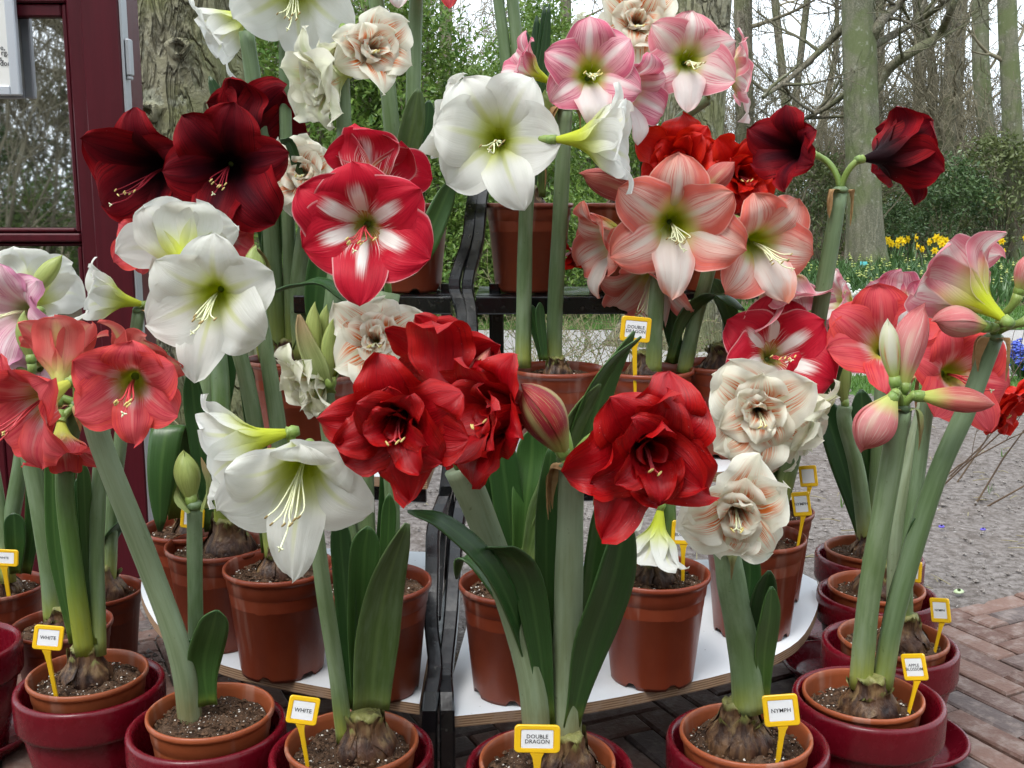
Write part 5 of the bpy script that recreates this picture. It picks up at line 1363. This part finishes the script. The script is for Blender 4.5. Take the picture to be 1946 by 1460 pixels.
# mossy trunk behind the pink flowers
rng = random.Random(22); TY = 8.0
b = G(1268, 650, 0); TY = b.y
tr = thing('tree', b, 'mossy trunk with spreading roots behind the pale pink flowers', 'tree')
r2 = 55*mpp(1335, 50, TY)
trunk_mesh([V((b.x, TY, -.05)), V((P(1300, 400, TY).x, TY, P(1300, 400, TY).z)), V((P(1332, 60, TY).x, TY, P(1332, 60, TY).z)), V((P(1345, -200, TY).x, TY, P(1345, -200, TY).z)), V((P(1345, -200, TY).x, TY, 6.5))], [r2*1.45, r2*1.15, r2, r2*.9, r2*.8], 48, rng, .05, .9).build('trunk', M['bark1'], tr)
mb = MB()
for k in range(6): branch(mb, V((P(1345, -200, TY).x, TY, rng.uniform(4.2, 6.3))), V((rng.gauss(0, 1), rng.gauss(0, 1), .7)), 2.4, .08, 3, rng)
mb.build('crown', M['twig'], tr)
# straight trunk with the forked limb, right
rng = random.Random(23); b = G(1648, 512, 0); TY = b.y
tr = thing('tree', b, 'straight grey-green trunk with long curved bare limbs reaching right', 'tree')
r3 = 31*mpp(1635, 200, TY)
def PT(px, py, dy=0): return P(px, py, TY+dy)
trunk_mesh([V((b.x, TY, -.05)), PT(1640, 330), PT(1634, 120), PT(1630, -60), PT(1628, -500)], [r3*1.15, r3*1.05, r3, r3*.95, r3*.8], 36, rng, .04, .5).build('trunk', M['bark2'], tr)
mb = MB()
limbs = [([(1652, 190), (1690, 130), (1740, 95), (1785, 65), (1810, 10), (1840, -60)], .085), ([(1655, 78), (1672, 45), (1700, 15), (1735, -20)], .09), ([(1655, 90), (1700, 65), (1760, 30), (1800, 0), (1850, -60)], .06),
         ([(1616, 40), (1560, 95), (1500, 150), (1450, 185)], .06), ([(1618, 170), (1570, 205), (1520, 230)], .05), ([(1622, 20), (1600, -30), (1560, -90)], .06)]
for L_, rr in limbs:
    c = catmull([PT(x, y, rng.uniform(-.8, .8)*(i > 0)) for i, (x, y) in enumerate(L_)], 18); mb.tube(c, [lerp(rr, rr*.5, i/17) for i in range(18)], 8)
    for k in range(7):
        i = rng.randint(5, 17); branch(mb, c[i], V((rng.gauss(0, 1), rng.gauss(0, 1), rng.gauss(.5, .6))), rng.uniform(.7, 1.6), .03, 2, rng, minr=.006)
mb.build('crown', M['bark3'], tr)
# more single trunks that can be told apart
def lone(px0, px1, pybase, w, lab, seed, mat='bark3', lean2=None, low=2):
    rng = random.Random(seed); b = G(px1, pybase, 0); TY = b.y
    tr = thing('tree', b, lab, 'tree'); r = w*.5*mpp(px0, 100, TY)
    top = P(px0, -60, TY); mid = P((px0+px1)/2+(lean2 or 0), 220, TY)
    pth = [V((b.x, TY, -.05)), mid, top, V((top.x+(top.x-mid.x)*1.2, TY, top.z*1.9)), V((top.x+(top.x-mid.x)*1.6, TY+.3, top.z*2.9))]
    trunk_mesh(pth, [r*1.2, r*1.05, r, r*.7, r*.4], 20, rng, .05, .4).build('trunk', M[mat], tr)
    mb = MB(); c = catmull(pth, 30)
    for k in range(low+10):
        i = rng.randint(9 if k < low else 15, 28); branch(mb, c[i], V((rng.gauss(0, 1), rng.gauss(0, .7), rng.uniform(.1, .9))), rng.uniform(.12, .22)*top.z*1.6, r*.28, 3, rng, minr=.006, kids=(3, 5))
    mb.build('crown', M['twig'], tr)
lone(1862, 1925, 475, 30, 'leaning mossy trunk at the edge of the wood above the coral flowers', 31, 'bark2', -22, 3)
lone(1912, 1934, 490, 34, 'upright trunk beside the leaning one at the wood edge', 32, 'bark2', 0, 3)
lone(1412, 1418, 500, 34, 'dark trunk behind the sideways pale pink flower', 33, 'bark3', 0, 3)
lone(1468, 1500, 470, 15, 'slender forked trunk between the burgundy flowers', 34, 'bark3', 10, 6)
lone(1540, 1500, 468, 13, 'slender trunk leaning right above the dark burgundy flower', 35, 'bark3', -10, 5)
lone(1806, 1815, 455, 12, 'thin crooked tree standing left of the leaning trunk', 36, 'bark3', 12, 6)
lone(555, 500, 470, 20, 'thin trunk seen behind the green leaves beside the white flowers', 37, 'bark3', 0, 3)
lone(700, 690, 462, 22, 'thin trunk seen between the two tall stems', 38, 'bark3', 0, 3)
lone(848, 842, 470, 24, 'thin trunk standing behind the white trumpet flowers', 39, 'bark3', 0, 3)
lone(1075, 1080, 468, 20, 'thin trunk standing behind the rose pink flower', 40, 'bark3', 0, 3)

# the wood: slender bare trees, copied
def wood_tree(seed, H, r):
    rng = random.Random(seed); o = thing('bare_tree', (0, 0, 0), 'slender bare tree in the wood beyond the flower beds', 'tree', 'bare trees of the wood')
    pth = [V((0, 0, -.1)), V((rng.uniform(-.2, .2), 0, H*.3)), V((rng.uniform(-.4, .4), 0, H*.6)), V((rng.uniform(-.6, .6), 0, H))]
    trunk_mesh(pth, [r*1.15, r*.85, r*.6, r*.15], 10, rng, .05, .3).build('trunk', M['bark3'], o)
    c = catmull(pth, 30); mb = MB()
    for k in range(26):
        i = rng.randint(4, 28); branch(mb, c[i], V((rng.gauss(0, 1), rng.gauss(0, 1), rng.uniform(.2, 1.1))), H*rng.uniform(.10, .24), r*.26, 3, rng, kids=(2, 4), minr=.006)
    mb.build('crown', M['twig'], o)
    return o
def thicket(seed, H):
    rng = random.Random(seed); o = thing('bare_shrub', (0, 0, 0), 'leafless many-stemmed shrub growing under the trees of the wood', 'shrub', 'bare shrubs of the wood')
    for k in range(7):
        mb = MB(); branch(mb, V((rng.gauss(0, .15), rng.gauss(0, .15), -.05)), V((rng.gauss(0, .5), rng.gauss(0, .5), 1.1)), H*rng.uniform(.55, 1), .022, 3, rng, wander=.2, up=.10, kids=(4, 6), minr=.0045, spread=.7)
        mb.build('stem', M['twig'], o)
    return o
protos = [wood_tree(51, 9, .09), wood_tree(52, 11, .13), wood_tree(53, 8, .06), wood_tree(54, 12, .17)]
shr = [thicket(61, 3.2), thicket(62, 2.6), thicket(63, 3.8)]
rng = random.Random(77); used = set()
def scatter(protos, spots, smin=.8, smax=1.25, label=None, group=None):
    for i, (x, y) in enumerate(spots):
        pr = protos[i % len(protos)]
        o = pr if pr not in used else copy_tree(pr)
        used.add(pr)
        if label: o['label'] = label; o['group'] = group
        s = rng.uniform(smin, smax); o.location = (x, y, -.02); o.scale = (s, s, s); o.rotation_euler = (0, 0, rng.uniform(0, 6.28))
spots = []
for k in range(28):
    y = rng.uniform(22, 60); x = rng.uniform(-.50, .56)*y
    spots.append((x, y))
scatter(protos, spots)
spots = []
for k in range(48):
    y = rng.uniform(17.5, 34); x = rng.uniform(-.2, .56)*y
    spots.append((x, y))
for k in range(10): spots.append((rng.uniform(-6, 0), rng.uniform(11, 17)))
scatter(shr, spots)
# trees and shrubs behind the viewer (seen in the window pane)
spots = [(rng.uniform(-13, -1.5), -rng.uniform(5, 16)) for k in range(13)]
scatter(protos, spots, .9, 1.3, 'bare tree across the way, mirrored in the kiosk window', 'trees mirrored in the window')
scatter(shr, [(rng.uniform(-9, -1.5), -rng.uniform(4.5, 9)) for k in range(7)], .8, 1.2, 'leafless shrub across the way, mirrored in the kiosk window', 'shrubs mirrored in the window')

# leaves
def leafmat(name, a, b_, rough=.35, tr=.22):
    t = NT(name); g = t.geo(); isl = t.n('ShaderNodeNewGeometry').outputs['Random Per Island']
    c = t.mix(isl, a, b_); c = t.mix(t.math('MULTIPLY', t.ss(t.noise(g, 2.2, 3), .4, .65), .6), c, b_)
    return t.fin(c, rough, .45, tr)
M['lf1'] = leafmat('fresh_leaf', (.065, .150, .022), (.165, .245, .045), .4, .32)
M['lf2'] = leafmat('evergreen_leaf', (.036, .085, .026), (.100, .160, .056), .32, .18)
M['lf3'] = leafmat('olive_leaf', (.075, .110, .034), (.150, .175, .062), .4, .25)
def leafy(name, seed, w, d, h, nclump, nper, ls, mat, label, group, cat='shrub', zlow=.1, trunk=True, spreadc=.32):
    rng = random.Random(seed); o = thing(name, (0, 0, 0), label, cat, group); mb = MB(); st = MB()
    for k in range(nclump):
        u = rng.random(); a = rng.uniform(0, 6.283); rr = math.sqrt(rng.random())
        zz = lerp(zlow, h, rng.random()**.8); sh = math.sin(math.pi*min(.97, max(.12, zz/h*.75+.18)))
        cc = V((math.cos(a)*rr*w*.5*sh, math.sin(a)*rr*d*.5*sh, zz))
        if trunk and k % 4 == 0:
            st.tube(catmull([V((cc.x*.15, cc.y*.15, 0)), V((cc.x*.5, cc.y*.5, cc.z*.6)), cc], 6), [.018, .013, .010, .008, .006, .003], 4, cap=False)
        R_ = rng.uniform(.5, 1.2)*spreadc
        for q in range(nper):
            pp = cc+V((rng.gauss(0, R_*.5), rng.gauss(0, R_*.5), rng.gauss(0, R_*.4)))
            if pp.z < .03: continue
            n_ = V((rng.gauss(0, .7), rng.gauss(0, .7), rng.gauss(.55, .5))).normalized(); e = n_.orthogonal().normalized()
            e = (e*math.cos(a+q)+n_.cross(e)*math.sin(a+q)).normalized(); f = n_.cross(e); l = ls*rng.uniform(.6, 1.3); wd_ = l*.42
            b0 = mb.vert(pp); b1 = mb.vert(pp+e*l*.5+f*wd_*.55+n_*l*.06); b2 = mb.vert(pp+e*l-n_*l*.12); b3 = mb.vert(pp+e*l*.5-f*wd_*.55+n_*l*.06)
            mb.face((b0, b1, b2)); mb.face((b0, b2, b3))
    mb.build('crown', M[mat], o, smooth=False)
    if trunk: st.build('stems', M['twig'], o)
    return o
# fresh green leafy shrubs behind the stand
g1 = [leafy('leafy_shrub', 81, 2.4, 1.6, 3.2, 200, 55, .075, 'lf1', 'fresh green leafy shrub behind the display stand', 'leafy shrubs behind the stand'),
      leafy('leafy_shrub', 82, 2.0, 1.4, 2.6, 170, 55, .07, 'lf1', 'fresh green leafy shrub behind the display stand', 'leafy shrubs behind the stand')]
S = []
for px, Y in ((560, 9.6), (690, 10.4), (800, 9.9), (905, 10.8), (1000, 11.5), (640, 13.5), (760, 14), (880, 14.5), (1030, 14.0), (500, 12.5), (1130, 15.5)):
    q = P(px, 385, Y); S.append((q.x, Y))
scatter(g1, S, .85, 1.12)
g2 = [leafy('evergreen_shrub', 83, 2.6, 1.8, 1.9, 85, 42, .10, 'lf2', 'dark evergreen shrub along the edge of the wood', 'evergreen shrubs of the wood'),
      leafy('evergreen_shrub', 84, 2.4, 1.7, 1.7, 70, 42, .10, 'lf2', 'dark evergreen shrub along the edge of the wood', 'evergreen shrubs of the wood'),
      leafy('evergreen_shrub', 85, 2.8, 2.0, 2.3, 75, 42, .11, 'lf3', 'dark evergreen shrub along the edge of the wood', 'evergreen shrubs of the wood')]
S = []
for px, Y in ((1400, 19), (1480, 20.5), (1560, 18.6), (1585, 22), (1700, 20), (1745, 22.5), (1800, 19.6), (1850, 21.5), (1905, 19.8), (1960, 21), (2030, 20), (1650, 24), (1340, 20), (1260, 19), (1180, 18.6), (1090, 18.5), (980, 18), (860, 18), (740, 18), (620, 17.5), (520, 17), (1500, 26), (1780, 27), (1900, 27), (2060, 25), (1690, 28)):
    q = P(px, 385, Y); S.append((q.x, Y))
scatter(g2, S, .5, .95)
scatter(g2, [(rng.uniform(-12, -1.2), -rng.uniform(9, 15)) for k in range(5)], .8, 1.1, 'evergreen shrub across the way, mirrored in the kiosk window', 'evergreens mirrored in the window')
g3 = leafy('young_shrub', 86, 1.8, 1.3, 1.0, 90, 45, .05, 'lf1', 'low bright green shrub growing under the top shelf pots', 'low green shrubs behind the stand', zlow=.05)
S = []
for px, Y in ((470, 6.6), (620, 9.3), (740, 9.2), (860, 9.4), (960, 9.4), (1080, 9.6), (1180, 9.9)):
    q = P(px, 385, Y); S.append((q.x, Y))
scatter([g3], S, .9, 1.2)
scatter([g3], [(rng.uniform(-8, -1.2), -rng.uniform(5, 9)) for k in range(7)], .9, 1.2, 'low green shrub across the way, mirrored in the kiosk window', 'low shrubs mirrored in the window')

# out-of-view trees added round the viewer's side to block low sky light
near_side = [(9.5*math.sin(a)*rng.uniform(.9, 1.15), -9.5*math.cos(a)*rng.uniform(.9, 1.15)) for a in [lerp(-.1, 1.45, k/13) for k in range(14)]]
scatter(g2, near_side, 1.5, 1.9, 'tall evergreen added out of view on the viewer side to block low sky light', 'evergreens on the viewer side')
scatter(g2, [(-9.5*math.sin(a), -11*math.cos(a)) for a in [lerp(.15, 1.5, k/6) for k in range(7)]], 1.0, 1.4, 'evergreen added across from the kiosk window to block low sky light', 'evergreens across from the kiosk')
scatter(protos, [(rng.uniform(-2, 14), -rng.uniform(5, 14)) for k in range(18)], .9, 1.3, 'bare tree added out of view on the viewer side to cut low sky light', 'trees on the viewer side')
# grass, hyacinth bed, daffodils
def blades(name, x0, x1, y0, y1, n, h, w, mat, label, cat, seed, bend=.5):
    rng = random.Random(seed); mb = MB()
    for k in range(n):
        y = rng.uniform(y0, y1); x = rng.uniform(max(x0, -.5*y-.5), min(x1, .52*y+.5)); a = rng.uniform(0, 3.14); d = V((math.cos(a), math.sin(a), 0)); hh = h*rng.uniform(.6, 1.25)
        ln = V((rng.gauss(0, bend), rng.gauss(0, bend), 0))*hh
        p0 = V((x, y, -.004)); b0 = mb.vert(p0-d*w); b1 = mb.vert(p0+d*w); m1 = mb.vert(p0+d*w*.8+ln*.35+V((0, 0, hh*.6))); m0 = mb.vert(p0-d*w*.8+ln*.35+V((0, 0, hh*.6))); t_ = mb.vert(p0+ln+V((0, 0, hh)))
        mb.face((b0, b1, m1, m0)); mb.face((m0, m1, t_))
    return mb.build(name, M[mat], smooth=False, kind='stuff', label=label, category=cat)
M['grass'] = leafmat('grass_blade', (.060, .140, .022), (.110, .210, .040), .4, .25)
M['hyl'] = leafmat('hyacinth_leaf', (.030, .085, .022), (.070, .140, .038), .35, .2)
blades('grass', -6, 13, 8.6, 10.6, 16000, .05, .004, 'grass', 'short mown lawn beyond the grey path', 'grass', 91)
blades('grass', -4, 5, 5.6, 6.25, 7000, .05, .003, 'grass', 'narrow strip of grass along the near side of the path', 'grass', 92)
blades('hyacinth_leaves', -6, 13, 10.65, 16.3, 15000, .20, .012, 'hyl', 'bed of strap-leaved hyacinths in bud beyond the lawn', 'plants', 93, .35)
rng = random.Random(94); mb = MB()
for k in range(420):
    y = rng.uniform(10.8, 16.2); x = rng.uniform(max(-4, -.3*y), min(10, .52*y)); hh = rng.uniform(.17, .26)
    octa(mb, V((x, y, hh)), rng.uniform(.016, .028), rng); octa(mb, V((x, y, hh+.03)), rng.uniform(.012, .02), rng)
mb.build('hyacinth_buds', simple('hyacinth_bud', (.22, .28, .06), (.34, .37, .11), 3, .5, .3, rand=0), smooth=False, kind='stuff', label='pale yellow-green hyacinth buds standing above their leaves in the bed', category='flowers')
# daffodils
M['daff'] = simple('daffodil_yellow', (.80, .56, .012), (.84, .64, .03), 4, .5, .3, rand=.1, transl=.2)
dp = thing('daffodil', (0, 0, 0), 'yellow daffodil in the clump at the edge of the wood', 'flower', 'daffodils at the wood edge')
mb = MB(); rng = random.Random(95)
for k in range(6):
    a = rng.uniform(0, 6.28); d = V((math.cos(a), math.sin(a), 0)); e = V((-d.y, d.x, 0))*.011
    p0 = d*.03; h = rng.uniform(.26, .38); b0 = mb.vert(p0-e); b1 = mb.vert(p0+e); m1 = mb.vert(p0+e+d*.03+V((0, 0, h*.6))); m0 = mb.vert(p0-e+d*.03+V((0, 0, h*.6))); t_ = mb.vert(p0+d*.10+V((0, 0, h)))
    mb.face((b0, b1, m1, m0)); mb.face((m0, m1, t_))
mb.build('leaves', M['hyl'], dp, smooth=False)
mb = MB(); mb.tube([V((0, 0, 0)), V((.01, 0, .2)), V((0, -.02, .36))], [.006, .005, .004], 5); mb.build('stem', M['hyl'], dp)
mb = MB(); C0 = V((0, -.03, .37))
for k in range(6):
    a = k*math.pi/3; d = V((math.cos(a), 0, math.sin(a))); e = V((-d.z, 0, d.x))*.020
    i = [mb.vert(C0), mb.vert(C0+d*.035+e), mb.vert(C0+d*.065+V((0, -.008, 0))), mb.vert(C0+d*.035-e)]; mb.face((i[0], i[1], i[2], i[3]))
mb.lathe([(.013, 0), (.017, .02), (.022, .034)], 10)
for i in range(len(mb.v)-30, len(mb.v)):
    x, y, z = mb.v[i]; mb.v[i] = (C0.x+x, C0.y-z, C0.z+y)
mb.build('bloom', M['daff'], dp, smooth=False)
rng = random.Random(96); first = True
for k in range(30):
    px = rng.choice([rng.gauss(1722, 34), rng.gauss(1785, 20), rng.uniform(1680, 1800), rng.uniform(1880, 1950)]); Y = rng.uniform(15.5, 18.2)
    q = P(px, 470, Y); o = dp if first else copy_tree(dp); first = False
    s = rng.uniform(.8, 1.3); o.location = (q.x, Y, -.01); o.rotation_euler = (0, 0, rng.uniform(-1.2, 1.2)); o.scale = (s, s, s)
# white hyacinths, blue muscari
def hyacinth(px, py, h, col, label, seed, w=.05, n=70):
    rng = random.Random(seed); b = G(px, py, 0); o = thing('hyacinth', b, label, 'flower'); mb = MB(); st = MB()
    st.tube([b, b+V((0, 0, h*.6)), b+V((0, 0, h*.95))], [.012, .011, .008], 6); st.build('stem', M['hyl'], o)
    for k in range(n):
        f = rng.random(); a = rng.uniform(0, 6.28); r_ = w*(1-.45*f); p_ = b+V((math.cos(a)*r_, math.sin(a)*r_, h*(.42+.6*f)))
        for q in range(4):
            c = p_+V((rng.gauss(0, .012), rng.gauss(0, .012), rng.gauss(0, .012))); octa(mb, c, rng.uniform(.010, .016), rng)
    mb.build('florets', col, o, smooth=False)
    lf = MB()
    for k in range(6):
        a = rng.uniform(0, 6.28); d = V((math.cos(a), math.sin(a), 0)); e = V((-d.y, d.x, 0))*.014
        i = [lf.vert(b-e), lf.vert(b+e), lf.vert(b+e+d*.05+V((0, 0, h*.5))), lf.vert(b-e+d*.05+V((0, 0, h*.5))), lf.vert(b+d*.12+V((0, 0, h*.75)))]; lf.face(i[:4]); lf.face((i[3], i[2], i[4]))
    lf.build('leaves', M['hyl'], o, smooth=False)
M['wflo'] = simple('white_floret', (.80, .80, .74), None, rough=.5, rand=0, transl=.2)
M['bflo'] = simple('blue_floret', (.05, .07, .42), (.09, .14, .55), 30, .5, .3, rand=0, transl=.15)
hyacinth(1602, 598, .26, M['wflo'], 'white hyacinth spike in the lawn edge beside the tall burgundy stem', 1)
hyacinth(1622, 604, .22, M['wflo'], 'shorter white hyacinth right of the taller one', 2)
hyacinth(1652, 616, .16, M['wflo'], 'small white hyacinth half hidden by the pink petals', 3)
for k in range(9):
    hyacinth(1925+k*6+random.Random(k).uniform(-4, 4), 708+random.Random(k+50).uniform(-14, 16), .17, M['bflo'], 'small blue grape hyacinth at the edge of the path', 10+k, .02, 22)
for ob in [o for o in COL.objects if o.name.startswith('hyacinth') and o.get('label', '').startswith('small blue')]: ob['group'] = 'blue grape hyacinths'
# teal marker at the foot of the straight trunk
b = G(1640, 522, 0)
mk = thing('bed_marker', b, 'small teal plant marker at the foot of the straight trunk', 'marker')
M['teal'] = simple('teal_plate', (.05, .33, .33), None, rough=.4, rand=0)
mb = MB(); mb.tube([b, b+V((0, 0, .13))], .006, 5); mb.build('stake', M['teal'], mk)
mb = MB(); mb.box((-.05, -.004, -.03), (.05, .004, .03), bev=.002, mat4=Matrix.Translation(b+V((0, -.01, .155))) @ Matrix.Rotation(-.5, 4, 'X')); mb.build('plate', M['teal'], mk, smooth=False)

# budding twigs behind the stand, twigs on the sand
def twig_bush(name, pos, label, seed, ln, n, budm=True, dirs=None, group=None, up=.06):
    rng = random.Random(seed); o = thing(name, pos, label, 'shrub', group); mb = MB(); bm_ = MB()
    for k in range(n):
        d = dirs(rng) if dirs else V((rng.gauss(0, 1), rng.gauss(0, .6), rng.uniform(.3, 1)))
        start = len(mb.v); branch(mb, pos+V((rng.gauss(0, .06), rng.gauss(0, .06), -.02)), d, ln*rng.uniform(.6, 1.1), .005 if budm else .0035, 2, rng, wander=.16 if budm else .22, up=up, kids=(3, 5), minr=.0013, spread=.8)
        if budm:
            for q in range(start, len(mb.v), 3):
                if rng.random() < .55: octa(bm_, V(mb.v[q])+V((0, 0, .004)), rng.uniform(.003, .0055), rng)
    mb.build('twigs', M['twiggy'] if budm else M['twigd'], o)
    if budm: bm_.build('buds', M['lf1'], o, smooth=False)
for k, (px, Y) in enumerate(((930, 4.9), (1040, 5.1), (1110, 4.8), (1180, 5.0), (460, 4.2), (700, 5.1), (1230, 5.2))):
    q = P(px, 640, Y); twig_bush('budding_shrub', V((q.x, Y, 0)), 'low budding twiggy shrub between the stand and the path', 100+k, .62, 12, True, lambda r: V((r.gauss(0, 1), r.gauss(0, .5), r.uniform(.25, .9))), 'budding shrubs behind the stand')
for k, (px, py) in enumerate(((1765, 945), (1800, 950), (1760, 910))):
    q = G(px, py, 0); twig_bush('rose_stem', V((q.x, q.y, 0)), 'bare low shrub stems arching over the sand right of the pots', 120+k, .95, 2, False, lambda r: V((r.uniform(.3, 1), r.uniform(-.3, .6), r.uniform(.35, .9))), 'bare shrub stems on the sand', .0)
# bits on the sand
def bit(name, px, py, label, cat, col, size, seed):
    rng = random.Random(seed); q = G(px, py, .004); mb = MB()
    pr = [(.1, 0), (.8, .15), (1, .5), (.8, .8), (.35, 1.0)]
    mb.lathe([(r_*size, z*size) for r_, z in pr], 12, q, fn=lambda i, a, r_, z: (r_*(1+.25*math.sin(2*a+1)), z*(.8+.25*math.sin(a))))
    mb.build(name, col, org=q, label=label, category=cat)
M['petblue'] = simple('violet_petal', (.10, .07, .42), None, rough=.5, rand=0)
M['palegreen'] = simple('pale_green_leafbit', (.38, .48, .26), (.50, .56, .38), 40, .5, .3, rand=0)
bit('fallen_petal', 1789, 1003, 'violet fallen petal on the sand nearer the stems', 'petal', M['petblue'], .009, 1)
bit('fallen_petal', 1868, 1008, 'violet fallen petal on the sand farther from the stems', 'petal', M['petblue'], .008, 2)
bit('leaf_scrap', 1822, 1128, 'pale green curled leaf scrap on the sand by the brick edge', 'leaf scrap', M['palegreen'], .012, 3)
for k, (px, py, a) in enumerate(((1880, 940, .5), (1600, 965, .1), (1700, 1090, .3), (1905, 870, .2))):
    q = G(px, py, 0); rng = random.Random(k); o = thing('seedling', q, 'tiny green seedling sprouting from the sandy bed', 'plant', 'seedlings on the sand'); mb = MB()
    for j in range(3):
        d = V((rng.gauss(0, .4), rng.gauss(0, .4), 1)).normalized(); e = d.orthogonal().normalized()*.006; l = rng.uniform(.03, .07)
        i = [mb.vert(q-e*.3), mb.vert(q+e*.3), mb.vert(q+d*l*.5+e), mb.vert(q+d*l), mb.vert(q+d*l*.5-e)]; mb.face(i)
    mb.build('leaves', M['grass'], o, smooth=False)
mb = MB(); rng = random.Random(130)
for k in range(260):
    y = rng.uniform(2.3, 5.2); x = rng.uniform(-.6, 2.4); q = V((x, y, 0))-EDGE0
    if q.dot(by) < .03 and y < 3: continue
    a = rng.uniform(0, 6.28); l = rng.uniform(.02, .09); p0 = V((x, y, .006)); d = V((math.cos(a), math.sin(a), rng.uniform(-.02, .12)))
    mb.tube([p0, p0+d*l*.5+V((0, 0, rng.uniform(0, .008))), p0+d*l], [.0014, .0016, .0008], 4, cap=False)
mb.build('twig_litter', M['twiggy'], kind='stuff', label='thin dry twigs and straws lying over the sandy bed', category='twigs')
# ---------------------------------------------------------------- tidy
for o in list(bpy.data.objects):
    if '_w' in o: del o['_w']
